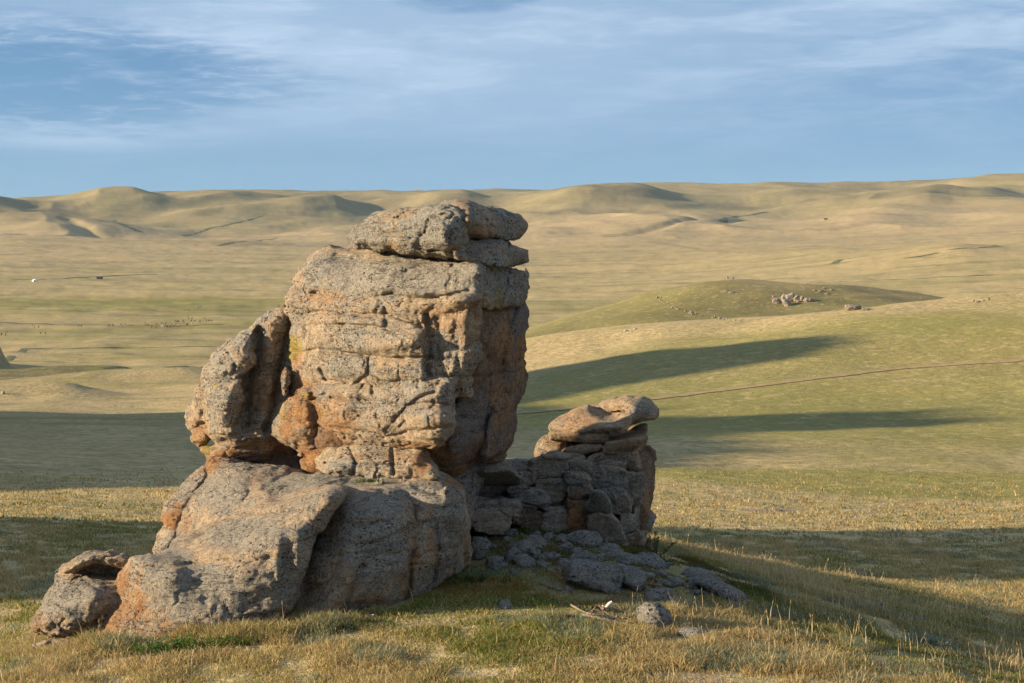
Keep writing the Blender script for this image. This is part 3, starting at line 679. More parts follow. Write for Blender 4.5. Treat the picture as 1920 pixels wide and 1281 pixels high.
# left pillar
rock('leaning_rock', 'leaning rock pillar left of the tall tower, over the dark hollow', [
  L([(535,574),(500,587),(478,605),(456,625),(425,660),(405,700),(398,760),(398,815),(400,832),(385,838),(385,852),(397,868),(440,868),(500,862),(531,852),(560,850),(560,600)],
    [(535,600,25.0),(500,600,24.9),(470,640,24.8),(420,700,24.7),(410,780,24.7),(520,700,25.0),(480,760,24.75),(400,850,24.3),(440,850,24.3),(500,820,24.6),(540,800,25.0),(520,860,25.0)], 1.2, .4,
    cracks=[([(487,625),(486,655),(478,680),(466,700),(464,760),(466,800)],9,.32),([(545,600),(530,680),(515,760),(500,810)],8,.25),([(390,838),(440,842),(480,836)],6,.14)],
    bumps=[(505,700,14,120,.12),(415,852,30,12,.14),(440,820,34,12,.1)]),
  L([(498,590),(470,612),(456,622),(440,636),(425,649),(396,670),(393,690),(398,712),(420,718),(445,718),(458,700),(476,690),(483,672),(478,650),(480,625),(492,605)],
    [(400,690,24.25),(440,650,24.4),(475,670,24.35),(430,710,24.1),(485,610,24.7)], 1.6, .32, cracks=[([(400,690),(425,680),(455,690)],4,.1),([(425,655),(440,680),(436,712)],4,.1)], bumps=[(450,670,30,30,.08)]),
  L([(403,718),(390,740),(384,770),(386,800),(392,822),(420,830),(438,826),(450,806),(455,770),(452,735),(440,718)], [(390,770,24.2),(420,760,23.95),(450,770,24.15),(420,820,24.15)], 1.5, .35,
    cracks=[([(388,765),(420,772),(450,764)],4,.08),([(388,800),(420,804),(448,798)],4,.08)]),
  L([(396,675),(383,700),(380,722),(371,732),(362,756),(356,772),(354,788),(362,798),(380,800),(392,780),(400,740),(405,700)], [(365,770,24.8),(395,720,24.6)], 1.6, .28,
    cracks=[([(360,752),(400,748)],3,.08),([(370,730),(400,728)],3,.08)]),
  L([(358,796),(380,800),(392,804),(390,826),(380,832),(366,828),(360,812)], [(365,815,24.9),(388,815,24.7)], 1.2, .2, cracks=[([(358,806),(390,806)],3,.12)]),
 ], M_['tower'], turn=(.35, 660), h=.024, lump=.05, strata=.04, fine=.017, seed=37, k=.05,
  stains=[(430,856,60,24,0,1),(375,815,16,22,0,.9),(500,720,30,110,0,.55),(520,640,30,60,0,.45),(480,840,40,30,0,.8),(520,830,30,30,0,.9),(389,838,8,16,1,.9),(404,722,6,8,1,.8),(437,800,6,12,1,.5),(462,836,12,6,1,.5),
          (430,690,40,30,2,.5),(440,640,40,20,2,.5),(420,750,24,20,2,.7),(480,590,40,16,2,.6)])
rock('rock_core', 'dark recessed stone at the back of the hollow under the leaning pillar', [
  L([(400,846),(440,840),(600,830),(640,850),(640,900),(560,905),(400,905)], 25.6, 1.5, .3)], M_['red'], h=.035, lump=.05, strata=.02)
rock('rock_chip', 'thin dark sliver lodged in the crack between leaning pillar and tower', [
  L([(529,700),(538,692),(544,705),(541,735),(532,742),(528,722)], 24.85, .5, .1)], M_['tower'], h=.022, lump=.02, strata=0, stains=[(535,700,12,12,0,.7)])
# stones under the pillar
rock('buttress_rock', 'steep lichened foot stone under the leaning pillar, left edge of the outcrop', [
  L([(388,868),(415,862),(460,870),(520,872),(545,880),(540,930),(500,980),(460,1020),(400,1050),(330,1060),(322,1030),(330,1000),(345,965),(362,930),(378,905),(388,890)],
    [(395,880,24.2),(460,880,23.9),(530,885,23.9),(360,950,23.8),(330,1020,23.2),(420,960,23.0),(500,930,23.1),(450,1020,22.4)], 2.6, .4,
    cracks=[([(345,965),(385,958),(430,950)],4,.08),([(478,930),(462,960),(430,985)],8,.25),([(400,890),(450,884),(520,880)],5,.1)], bumps=[(390,960,28,50,.12),(450,900,40,16,.08)])],
  M_['base'], h=.028, lump=.06, strata=.03, fine=.017, stains=[(398,880,20,24,0,1),(345,990,14,24,0,.5),(420,930,50,40,2,.5)])
rock('buttress_rock', 'narrow stacked stone with an orange band at the far left edge of the outcrop', [
  L([(372,888),(388,884),(392,900),(378,930),(360,965),(345,1000),(330,1035),(300,1045),(293,1030),(300,1005),(308,985),(312,960),(320,940),(332,926),(343,916),(355,902)],
    [(380,895,24.9),(330,930,24.6),(310,1000,24.0),(340,1000,24.0)], 2.2, .3, cracks=[([(316,955),(350,950)],4,.12),([(306,988),(340,992)],4,.14),([(325,935),(365,922)],3,.08)])],
  M_['base'], h=.028, lump=.05, strata=.045, fine=.017, stains=[(322,972,24,18,0,1),(330,960,10,20,0,.8),(355,910,30,16,2,.5)])
# base mass
rock('bedrock_dome', 'broad bedrock dome carrying the tower, with ribs down its right side', [
  L([(520,880),(545,876),(590,884),(640,890),(700,892),(800,892),(845,898),(868,912),(874,935),(876,985),(870,1040),(840,1090),(800,1100),(700,1100),(600,1100),(450,1060),(330,1028),(345,1015),(395,985),(430,945),(480,905)],
    [(532,882,24.0),(450,940,22.9),(350,1020,22.1),(600,890,23.4),(700,897,23.1),(800,900,22.95),(860,915,23.0),(600,925,22.4),(720,920,22.5),(500,950,22.3),(840,950,22.4),(860,1040,22.8),(760,980,22.4),(500,1090,22.7),(600,1010,22.6),(700,1095,22.7),(560,1090,22.7),(800,1090,22.7),(400,1060,22.4)], 3.6, .45,
    cracks=[([(452,935),(500,915),(540,886)],5,.10),([(600,918),(640,900),(700,908),(760,905)],5,.12),([(510,925),(560,905),(620,900)],4,.08),([(780,915),(830,930),(862,960)],5,.14),([(700,905),(740,915),(800,912)],4,.1)],
    bumps=[(800,930,50,20,.14),(570,905,60,16,.10),(700,915,70,14,.12)]),
  L([(780,960),(810,948),(832,965),(842,1010),(842,1060),(830,1100),(815,1122),(790,1140),(775,1100)], [(790,1000,22.0),(835,1010,22.35),(820,1110,22.3)], 1.8, .35, cracks=[([(815,960),(822,1040),(808,1120)],5,.16)]),
  L([(830,930),(850,925),(868,945),(874,1000),(872,1060),(858,1090),(838,1102),(828,1050)], [(840,1000,22.5),(872,1000,22.9),(855,1090,22.9)], 1.8, .32, cracks=[([(850,940),(856,1010),(848,1090)],5,.18)]),
  L([(862,960),(876,965),(884,1010),(889,1050),(882,1070),(868,1085),(856,1080)], [(866,1010,23.0),(886,1040,23.3)], 1.8, .28),
 ], M_['base'], rug=.75, h=.03, lump=.07, strata=.04, fine=.018, seed=51, k=.05,
  stains=[(860,905,24,14,0,1),(815,1000,14,60,0,.6),(845,1060,10,50,0,.6),(875,1050,6,50,0,.8),(805,960,12,50,0,.5),(600,905,120,20,2,.6),(780,925,90,20,2,.5),(840,960,30,40,2,.5)])
rock('ramp_slab', 'long sloping slab with an orange stained toe, nearest and lowest in front', [
  L([(241,1056),(262,1044),(300,1036),(330,1024),(370,1004),(410,982),(440,966),(480,942),(530,926),(580,914),(616,912),(640,914),(645,924),(628,952),(608,985),(594,1018),(580,1050),(568,1085),(556,1120),(546,1160),(538,1186),(500,1186),(450,1190),(400,1197),(336,1204),(290,1212),(246,1219),(205,1217),(170,1214),(176,1200),(188,1176),(198,1150),(203,1122),(214,1098),(219,1076)],
    [(172,1212,20.6),(246,1216,20.2),(336,1200,20.15),(450,1190,20.35),(538,1184,20.6),(220,1080,21.2),(205,1130,20.95),(260,1120,20.6),(350,1100,20.5),(450,1080,20.5),(540,1060,20.75),(260,1060,20.75),(330,1066,20.65),(419,1052,20.75),(480,1020,20.9),(522,994,21.0),(570,955,21.3),(604,925,21.5),(636,922,21.6),(600,1000,21.1),(330,1030,21.6),(440,972,22.1),(520,930,22.6),(580,916,22.4)], 2.0, .26,
    cracks=[([(243,1064),(290,1062),(340,1060),(400,1052),(430,1050)],3,.10),([(420,960),(500,962),(570,958),(600,945)],4,.12),([(500,1000),(535,970),(560,950)],4,.08),([(215,1100),(250,1098),(300,1092)],3,.07),([(205,1125),(240,1128)],3,.06),([(195,1152),(240,1154)],3,.06),
            ([(330,1196),(380,1188),(400,1192)],7,.22),([(450,1188),(500,1178),(536,1176)],4,.08),([(250,1080),(300,1078),(360,1072)],3,.05)],
    bumps=[(300,1050,70,9,.14),(400,1035,60,12,.14),(490,1005,46,14,.14),(556,948,40,8,.14),(560,1040,16,60,.12),(520,1060,14,40,.10),(620,930,26,18,.10),(240,1150,30,60,.08)])],
  M_['base'], rug=.55, turn=.08, h=.024, lump=.05, strata=.04, fine=.019, seed=61, dip=-.02,
  stains=[(232,1140,40,60,0,1),(250,1200,130,34,0,1),(190,1195,30,30,0,1),(235,1085,26,22,0,.8),(320,1195,60,10,0,.9),(360,1100,90,50,2,.55),(450,1000,90,30,2,.6),(520,1110,40,60,2,.35),(300,1040,70,12,2,.6)])
rock('ramp_slab', 'rounded shaded base slab right of the deep diagonal crack, front middle', [
  L([(624,934),(660,924),(700,918),(735,922),(762,936),(782,962),(792,990),(806,1020),(812,1050),(806,1090),(800,1118),(786,1138),(740,1146),(700,1156),(650,1172),(600,1184),(556,1192),(530,1186),(536,1150),(545,1115),(558,1078),(574,1040),(588,1000),(604,960)],
    [(560,1180,20.95),(650,1168,21.1),(740,1146,21.6),(800,1110,22.1),(600,1060,21.35),(650,1050,21.05),(700,1050,21.25),(760,1050,21.6),(806,1050,22.1),(640,940,22.05),(680,960,21.6),(720,925,22.3),(760,960,22.0),(620,1000,21.8),(590,1120,21.3),(620,1130,20.95)], 2.2, .36,
    cracks=[([(600,1030),(640,1040),(700,1035),(760,1040)],4,.07),([(790,985),(770,1050),(768,1100),(755,1145)],6,.2),([(770,1060),(800,1062)],4,.12),([(615,975),(680,985),(740,975)],4,.08),([(570,1110),(620,1090),(640,1040)],5,.12),([(640,1165),(660,1110),(680,1060)],7,.16)],
    bumps=[(650,1010,26,70,.09),(605,1120,26,50,.10),(700,950,46,22,.12),(700,1110,50,50,.08),(785,1100,16,30,.12)])],
  M_['base'], rug=.6, h=.024, lump=.08, strata=.045, fine=.019, seed=67, dip=-.02,
  stains=[(690,1130,34,20,0,.8),(635,1145,16,26,0,.7),(775,1030,14,70,0,.8),(760,1080,14,40,0,.7),(720,1070,40,30,0,.4),(690,960,60,40,2,.7),(700,1040,60,60,2,.5)])
rock('toe_stone', 'small low stones at the foot of the deep diagonal crack', [
  L([(512,1192),(528,1182),(556,1180),(600,1184),(660,1172),(666,1180),(600,1196),(548,1204),(520,1208)], [(520,1195,20.6),(600,1190,20.9),(660,1176,21.2)], .8, .12)], M_['base'], h=.022, lump=.03, strata=.02)
# left boulder
rock('boulder', 'low rounded boulder standing alone at the left of the outcrop, arched hollow on top', [
  L([(61,1160),(70,1144),(81,1126),(96,1102),(112,1080),(124,1070),(150,1074),(200,1078),(240,1074),(262,1080),(262,1150),(220,1150),(190,1160),(150,1172),(110,1182),(72,1190),(60,1182)],
    [(64,1180,21.0),(110,1180,20.9),(190,1158,21.0),(100,1110,21.3),(180,1110,21.1),(120,1076,22.0),(200,1082,21.9),(250,1110,21.4)], 2.0, .4, cracks=[([(150,1080),(190,1110),(235,1122)],5,.1),([(120,1090),(180,1098)],4,.06)]),
  L([(118,1072),(130,1058),(154,1043),(188,1037),(226,1042),(243,1052),(250,1066),(240,1072),(216,1064),(190,1058),(168,1060),(152,1068),(134,1078)], [(125,1070,21.75),(190,1045,21.75),(240,1060,21.8)], 1.6, .12),
  L([(120,1064),(180,1050),(245,1056),(245,1090),(120,1084)], 22.3, 1.2, .25),
  L([(90,1120),(240,1110),(250,1178),(180,1180),(80,1188)], [(90,1180,21.1),(240,1170,21.2),(180,1120,21.6)], 1.2, .2),
 ], M_['base'], turn=.05, h=.024, lump=.05, strata=.02, fine=.018, stains=[(66,1165,14,24,0,1),(130,1110,60,40,2,.4),(190,1062,40,8,0,.6)], cat='boulder')
for nm, lab, pl in (('ground_slab', 'flat pale slab in the grass between left boulder and orange toe', [(128,1196),(160,1188),(200,1176),(222,1182),(190,1196),(150,1208),(125,1206)]),
                    ('ground_slab', 'thin pale slab flush with the grass below the left boulder', [(64,1208),(110,1200),(150,1198),(166,1204),(120,1212),(80,1216)]),
                    ('ground_slab', 'small pale bump of rock in the grass behind the orange toe', [(150,1168),(165,1160),(186,1156),(192,1164),(172,1172),(156,1175)])):
    c = np.array(pl, float).mean(0); g = ground_hit(c[0], c[1]+6)
    rock(nm, lab, [L(pl, float(g[1])-.12, .9, .1)], M_['base'], h=.022, lump=.03, strata=.01, fine=.012)

# ------------------------------------------------------------------ far wall of stacked blocks
W = []
def wb(label, poly, y, th=1.3, r=.16, mat='wall', name='rock_block', **kw):
    rs = np.random.RandomState(len(label)*7+int(poly[0][0]))
    y = [(0, 0, y)] if isinstance(y, float) else [(a, b, c+rs.uniform(-.16, .14)) for a, b, c in y]
    shp = mat in ('wall', 'red')
    pc = np.array(poly, float); m_ = pc.mean(0); dv = pc-m_; poly = [tuple(q) for q in m_+dv*(1+(2.4 if shp else .4)/np.maximum(np.linalg.norm(dv, axis=1), 4)[:, None])]
    rock(name, label, [L(poly, y, th, r*(.25 if shp else .8), sharp=shp)], M_[mat], rug=kw.pop('rug', .85 if shp else .45), turn=((.22, 1235) if mat == 'warm' else 0), h=kw.pop('h', .023), lump=kw.pop('lump', .05), strata=kw.pop('strata', .035), fine=kw.pop('fine', .017), **kw)
GS = 'blocks stacked in the rear rock wall'
rock('crouching_rock', 'smooth tan top stone with a scooped back and raised blunt head, right outcrop', [
  L([(1028,800),(1034,792),(1059,776),(1084,766),(1101,760),(1112,763),(1130,765),(1150,768),(1168,770),(1180,768),(1188,780),(1180,800),(1164,812),(1130,808),(1087,808),(1040,808)],
    [(1030,802,27.9),(1090,770,28.3),(1090,805,27.6),(1140,782,28.0),(1150,805,27.5),(1184,785,27.8)], 1.7, .26, cracks=[([(1118,764),(1134,774),(1152,778)],13,.5)], bumps=[(1150,800,40,8,.18)]),
  L([(1112,764),(1122,756),(1135,749),(1154,743),(1183,740),(1211,744),(1227,755),(1233,772),(1228,783),(1211,790),(1192,793),(1178,797),(1168,790),(1176,774),(1150,772),(1130,772)],
    [(1125,760,28.8),(1160,748,28.6),(1176,780,28.0),(1200,765,28.3),(1230,770,28.8),(1190,790,28.2)], 1.5, .24),
 ], M_['warm'], rug=.5, turn=(.22, 1235), h=.024, lump=.04, strata=.008, fine=.013, seed=71, stains=[(1075,790,40,20,0,.35),(1185,792,20,6,0,.7),(1181,794,6,4,1,.8),(1200,765,30,20,2,.6)])
wb('long smooth slab directly under the scooped top stone, right outcrop', [(1034,808),(1060,805),(1090,808),(1132,810),(1137,822),(1128,832),(1100,834),(1073,832),(1050,830),(1030,828),(1026,818)], [(1030,818,27.8),(1130,820,27.6)], 1.6, .2, 'warm', 'rock_slab', strata=.008, stains=[(1034,808,6,4,1,.8),(1090,815,40,12,0,.3)])
wb('rounded lit stone at the left end beneath the long slab', [(1018,822),(1035,818),(1058,824),(1062,838),(1056,858),(1030,860),(1005,858),(1005,838)], [(1010,840,27.9),(1055,840,27.9)], 1.5, .25, 'warm', 'rounded_stone', strata=.01, stains=[(1045,840,16,16,0,.6)])
wb('thin lens shaped stone wedged below the long slab', [(1057,846),(1073,836),(1100,833),(1126,833),(1132,842),(1115,848),(1100,854),(1070,854)], [(1060,845,27.7),(1128,840,27.6)], 1.3, .12, 'warm', 'rock_slab', strata=.005)
wb('brown stone tucked beneath the raised head of the top stone', [(1136,811),(1150,806),(1171,805),(1195,793),(1211,794),(1214,806),(1211,820),(1203,834),(1194,843),(1165,846),(1138,846),(1139,828)], [(1140,825,28.0),(1175,820,28.0),(1212,810,28.8)], 1.5, .22, 'warm', 'rounded_stone', stains=[(1180,815,40,24,0,.6),(1145,822,7,6,1,.9)])
wb('small platform stone in sun left of the column top', [(1042,858),(1064,850),(1090,852),(1106,862),(1106,874),(1090,880),(1060,874)], [(1050,866,27.4),(1100,866,27.3)], 1.5, .16, 'warm', strata=.02)
wb('lit platform block bearing the right outcrop stones', [(1100,862),(1128,852),(1140,849),(1170,848),(1188,846),(1196,858),(1196,880),(1150,880),(1106,884)], [(1110,868,27.3),(1190,860,27.3)], 1.7, .16, 'warm', strata=.02)
wb('tall narrow column closing the right end of the rear wall', [(1184,848),(1199,842),(1216,843),(1223,850),(1224,883),(1222,911),(1219,933),(1213,954),(1206,990),(1190,980),(1186,920)], [(1190,900,27.3),(1222,880,28.0)], 1.6, .16, 'red', 'rock_column', stains=[(1216,930,8,40,0,.8),(1219,890,4,8,1,.9)])
wb('small dark stone at the left start of the rear wall top', [(953,870),(968,864),(994,868),(993,884),(978,895),(962,892),(950,880)], [(960,878,27.0),(990,878,26.9)], 1.2)
wb('dark flat topped block, second along the rear wall top', [(998,862),(1014,857),(1040,856),(1062,861),(1067,876),(1064,889),(1035,894),(1003,893),(995,878)], [(1000,875,26.8),(1060,875,26.7)], 1.4, strata=.05)
wb('dark flat block between the banded block and the lit platform', [(1060,864),(1082,864),(1105,872),(1105,888),(1090,893),(1066,892)], [(1062,880,26.8),(1102,880,26.8)], 1.3)
wb('big rounded dark block nearest the tower in the rear wall', [(901,888),(912,880),(950,879),(965,884),(974,896),(970,912),(955,934),(925,934),(897,928)], [(900,905,26.0),(935,900,25.7),(972,905,26.3)], 1.5, .28)
wb('small square stone squeezed between rounded and layered blocks', [(977,891),(1002,891),(1001,907),(988,911),(974,908)], [(975,900,26.5),(1000,900,26.5)], 1.0, .1)
wb('layered dark block right of centre in the rear wall', [(1000,898),(1030,895),(1064,895),(1068,915),(1066,935),(1053,953),(1025,947),(1012,930)], [(1005,915,26.5),(1065,915,26.4)], 1.4, .14, strata=.05)
wb('long bedded block low in the rear wall beside the turf slope', [(952,914),(985,910),(1012,915),(1024,930),(1026,946),(1021,960),(990,958),(970,954),(949,934)], [(955,930,26.0),(1020,935,25.9)], 1.4, .16, strata=.05)
wb('upright block with a rusty underside, centre of the rear wall', [(1066,894),(1098,892),(1104,905),(1107,918),(1094,932),(1084,938),(1067,932)], [(1068,910,26.5),(1104,910,26.5)], 1.2, .14, stains=[(1085,932,18,8,0,1)])
wb('cushion shaped block under the lit platform', [(1102,884),(1130,880),(1160,885),(1171,892),(1170,914),(1140,912),(1104,910),(1098,898)], [(1104,898,26.8),(1168,898,26.7)], 1.4, .16, stains=[(1150,897,16,10,2,.4)])
wb('thin shelf stone between lit platform and cushion block', [(1106,874),(1140,868),(1171,870),(1173,884),(1140,882),(1108,884)], [(1108,878,26.9),(1170,878,26.9)], 1.4, .1)
wb('square block beside the column, upper right of the rear wall', [(1172,889),(1202,890),(1204,904),(1202,920),(1186,922),(1173,918)], [(1175,904,26.9),(1202,904,26.9)], 1.2, .1)
wb('cone shaped grey stone set upright in the rear wall', [(1106,938),(1112,924),(1119,920),(1132,924),(1138,938),(1145,962),(1140,968),(1120,966),(1100,962),(1098,950)], [(1102,955,26.1),(1125,940,25.8),(1143,958,26.1)], .9, .2, name='cone_stone', strata=.006, mat='block')
wb('rounded block behind the cone shaped stone', [(1134,920),(1150,917),(1168,920),(1181,940),(1181,956),(1165,965),(1144,962)], [(1138,940,26.6),(1180,945,26.6)], 1.3, .22)
wb('narrow block below the square block, right of the wall', [(1176,920),(1198,921),(1201,940),(1198,955),(1180,962),(1178,944)], [(1180,940,26.9),(1199,940,26.9)], 1.2, .14)
wb('dark round stone bulging from the right edge of the wall', [(1195,955),(1208,951),(1218,960),(1224,972),(1219,985),(1208,994),(1196,995),(1189,976)], [(1195,972,26.8),(1222,972,27.3)], 1.1, .22, name='rounded_stone')
wb('large rough block low in the wall beneath the cone shaped stone', [(1103,966),(1120,964),(1146,970),(1162,988),(1171,1012),(1166,1028),(1150,1034),(1128,1030),(1106,1000)], [(1108,985,26.0),(1160,1005,26.0),(1140,1030,25.9)], 1.4, .18)
wb('block in the gap between rounded stone and bulging round stone', [(1160,962),(1180,958),(1196,964),(1195,990),(1182,1004),(1170,1010),(1158,985)], [(1165,985,26.5),(1194,980,26.5)], 1.3, .16)
wb('twin ribbed root of the rear wall at its right foot', [(1150,1010),(1172,1008),(1194,992),(1204,1000),(1213,1040),(1212,1062),(1168,1062),(1152,1044)], [(1160,1035,26.2),(1185,1030,26.3),(1210,1030,26.7)], 1.3, .2, stains=[(1196,1020,6,30,0,.9),(1180,1030,6,26,0,.5)], name='rock_column')
wb('ribbed dark footing on the left of the rear wall', [(960,952),(990,956),(1024,958),(1028,985),(1020,1000),(985,990),(955,972)], [(965,970,26.0),(1020,975,26.1)], 1.2, .12, mat='red', stains=[(1018,968,5,14,0,.8)])
wb('grey fluted footing in the middle of the rear wall', [(1022,950),(1060,950),(1068,970),(1066,1002),(1048,1010),(1018,1000)], [(1025,975,26.1),(1064,975,26.2)], 1.3, .12, strata=.05)
wb('rusty orange fluted footing in the middle of the rear wall', [(1064,938),(1092,936),(1100,952),(1104,980),(1104,1005),(1080,1010),(1062,1004)], [(1066,975,26.15),(1102,975,26.2)], 1.3, .14, mat='red', stains=[(1084,975,24,34,0,1)], name='rock_column')
rock('rock_shoulder', 'massive dark shoulder joining the tower to the rear wall', [
  L([(820,880),(850,862),(905,866),(944,868),(955,880),(948,892),(905,890),(895,925),(900,960),(880,990),(850,980),(830,930)], [(830,920,24.2),(860,880,24.6),(940,876,26.0),(895,930,24.9)], 3.6, .3,
    cracks=[([(880,870),(884,900),(874,940)],5,.14)])], M_['wall'], h=.034, lump=.06, strata=.04, fine=.015, stains=[(850,868,30,10,0,.9)])
rock('rock_ridge', 'low sunlit crest of rock seen just behind the start of the rear wall', [
  L([(905,878),(940,870),(958,864),(985,864),(1010,868),(1100,866),(1190,862),(1205,880),(1204,1000),(1190,1046),(1100,1020),(1000,990),(900,960)], [(910,900,26.35),(1000,880,27.0),(1000,930,26.6),(1190,890,27.5),(1100,950,26.75),(1100,880,27.2),(1190,1030,26.9),(1010,985,26.35),(1120,1010,26.3)], 1.8, .2, cracks=[([(905,930),(1000,925),(1200,935)],5,.2),([(1050,860),(1060,1000)],5,.2)]),
  L([(1030,836),(1100,832),(1192,832),(1198,850),(1198,900),(1030,900)], 28.4, 1.2, .2)], M_['wall'], h=.03, lump=.07, strata=.06, fine=.018)
wb('upper bedded ledge in the shaded turf slope by the dome', [(884,944),(900,938),(940,936),(968,938),(976,948),(970,960),(950,964),(915,958),(888,954)], [(890,950,25.3),(970,950,25.6)], 1.2, .12, name='rock_ledge', strata=.05)
wb('wide bedded ledge stepping down beside the dome', [(876,962),(900,953),(935,952),(955,958),(958,980),(944,1002),(915,1004),(888,996),(872,980)], [(880,980,24.8),(950,985,25.2)], 1.3, .18, name='rock_ledge', strata=.05)
wb('tiny stone above the turf slope at the end of the bedded ledge', [(956,962),(968,958),(976,966),(973,978),(960,980)], 25.3, .6, .1, name='rounded_stone')
# ------------------------------------------------------------------ fallen stones on the slope
def fallen(label, poly, mat='block', th=None, r=None, name='fallen_boulder', dy=0, **kw):
    P = np.array(poly, float); v = P[:, 1].max(); u = P[:, 0][P[:, 1] > v-8].mean(); g = ground_hit(u, v-1); Y = float(g[1])+dy
    w = np.ptp(P[:, 0])*Y/F; hgt = np.ptp(P[:, 1])*Y/F; top = P[:, 1].min(); uc = P[:, 0].mean()
    th = th or max(.35, min(w, 1.4)*.8)
    yc = [(uc, v, Y-.05), (uc, v-(v-top)*.45, Y-.02), (uc, top, Y+min(.45*hgt+.05, .35)), (P[:, 0].min(), v-hgt*.3, Y+.1), (P[:, 0].max(), v-hgt*.3, Y+.1)]
    rock(name, label, [L(poly, yc, th, (r or min(.3, .42*hgt, .45*th))*.55, sharp=True)], M_[mat], h=kw.pop('h', .02 if w < 1 else .026), lump=kw.pop('lump', .05), strata=kw.pop('strata', .022), fine=.017, cat='boulder', group='fallen boulders on the shaded turf', **kw)
fallen('round boulder tucked against the right foot of the dome', [(885,1010),(900,1004),(914,1008),(922,1020),(918,1036),(908,1048),(892,1054),(884,1050)])
fallen('pale box shaped stone with a flat top on the turf', [(914,1047),(928,1045),(944,1046),(945,1050),(941,1052),(941,1066),(928,1072),(912,1070),(912,1060)], r=.05)
fallen('small lumpy stone right of the box shaped stone', [(953,1072),(958,1066),(964,1067),(974,1076),(972,1081),(954,1079)])
fallen('egg shaped pitted boulder, left of a touching pair on the slope', [(961,1026),(968,1018),(984,1015),(998,1022),(1003,1034),(990,1038),(968,1036)])
fallen('rear boulder of the touching pair on the slope', [(984,1012),(996,1007),(1014,1008),(1025,1018),(1024,1030),(1006,1036),(990,1030)], dy=.2)
fallen('angular boulder below the touching pair', [(966,1050),(976,1042),(986,1042),(998,1052),(1004,1062),(994,1066),(978,1062)])
fallen('small round stone left of the low humped stone', [(1009,1044),(1018,1041),(1028,1046),(1030,1052),(1020,1055),(1010,1052)])
fallen('low humped stone in the middle of the debris', [(1020,1038),(1034,1034),(1050,1036),(1059,1044),(1056,1052),(1036,1054),(1024,1050)])
fallen('flat tilted flagstone on the turf below the low humped stone', [(1007,1057),(1020,1056),(1035,1062),(1034,1067),(1018,1066)])
fallen('knobbly stone touching the left end of the largest boulder', [(1046,1056),(1052,1050),(1062,1050),(1064,1056),(1058,1064),(1048,1063)])
fallen('small stone under the knobbly stone', [(1041,1068),(1048,1065),(1057,1068),(1056,1074),(1044,1075)])
fallen('tiny pale stone above the largest boulder', [(1069,1046),(1076,1044),(1081,1048),(1078,1052),(1070,1052)])
fallen('largest black speckled boulder in the shade at the foot of the slope', [(1062,1066),(1068,1056),(1084,1052),(1110,1053),(1140,1060),(1160,1066),(1168,1080),(1162,1096),(1158,1108),(1150,1118),(1136,1116),(1130,1104),(1108,1102),(1084,1092),(1066,1086)], th=1.2, lump=.05)
fallen('dark hump rising behind the largest boulder', [(1092,1052),(1102,1044),(1118,1041),(1136,1046),(1146,1056),(1140,1066),(1110,1062)], dy=.5)
fallen('broad blocky boulder right of the largest boulder', [(1154,1064),(1175,1064),(1200,1068),(1215,1075),(1214,1090),(1218,1104),(1205,1114),(1180,1108),(1162,1092)], th=1.1, lump=.05)
fallen('oval boulder lying against the wall foot', [(1062,1006),(1078,997),(1100,995),(1122,1002),(1131,1012),(1126,1024),(1104,1028),(1080,1022)])
fallen('long low slab above the largest boulder', [(1112,1030),(1130,1025),(1150,1028),(1172,1038),(1168,1044),(1140,1042)], name='fallen_slab')
fallen('stepped slab sloping down beneath the right foot of the wall', [(1136,1042),(1160,1040),(1190,1046),(1212,1056),(1216,1066),(1190,1066),(1156,1056)], name='fallen_slab', dy=.3)
fallen('smooth dome stone at the right foot of the rear wall', [(1172,1044),(1200,1040),(1226,1042),(1242,1054),(1252,1070),(1236,1074),(1204,1066),(1180,1058)], dy=.4)
fallen('thin flagstone low on the right turf slope', [(1216,1082),(1240,1082),(1262,1090),(1290,1104),(1286,1110),(1256,1104),(1228,1096)], name='fallen_slab')
fallen('humped dark boulder in the right tail of the outcrop', [(1279,1076),(1292,1070),(1314,1070),(1336,1078),(1346,1088),(1340,1096),(1312,1092),(1290,1088)], dy=.3)
fallen('long whaleback boulder ending the outcrop at the right', [(1300,1090),(1330,1090),(1352,1092),(1374,1104),(1394,1114),(1406,1126),(1406,1140),(1392,1140),(1370,1124),(1340,1108)], th=1.1)
fallen('two toned boulder, dark above and pale below, right foreground shade', [(1199,1142),(1212,1134),(1230,1134),(1246,1144),(1252,1160),(1248,1176),(1232,1184),(1212,1180),(1204,1166)])
fallen('flat block with a small brown stone lying on it', [(1217,1112),(1232,1108),(1256,1110),(1257,1124),(1240,1128),(1218,1120)], r=.05)
fallen('small brown stone perched on the flat block', [(1226,1100),(1234,1096),(1241,1100),(1240,1110),(1230,1112)], 'red', r=.05, dy=.1)
fallen('grey hump of stone on the edge of sun and shade, centre foreground', [(933,1138),(940,1129),(950,1127),(957,1134),(962,1142),(950,1144)])
fallen('flat cracked slab in the grass right of the two toned boulder', [(1266,1182),(1286,1178),(1320,1184),(1343,1196),(1330,1199),(1290,1196)], name='fallen_slab')
fallen('low pale slab on the dry grass beyond the whaleback boulder', [(1408,1140),(1425,1136),(1444,1142),(1440,1146),(1416,1146)], 'far', name='fallen_slab')
fallen('weathered heap of pale slab in the lit grass, right', [(1572,1130),(1590,1123),(1612,1123),(1630,1130),(1652,1132),(1630,1136),(1590,1136)], 'far', name='fallen_slab')
fallen('half buried stone in the right shadow band', [(1706,1164),(1720,1160),(1738,1162),(1736,1167),(1716,1168)], name='fallen_slab')
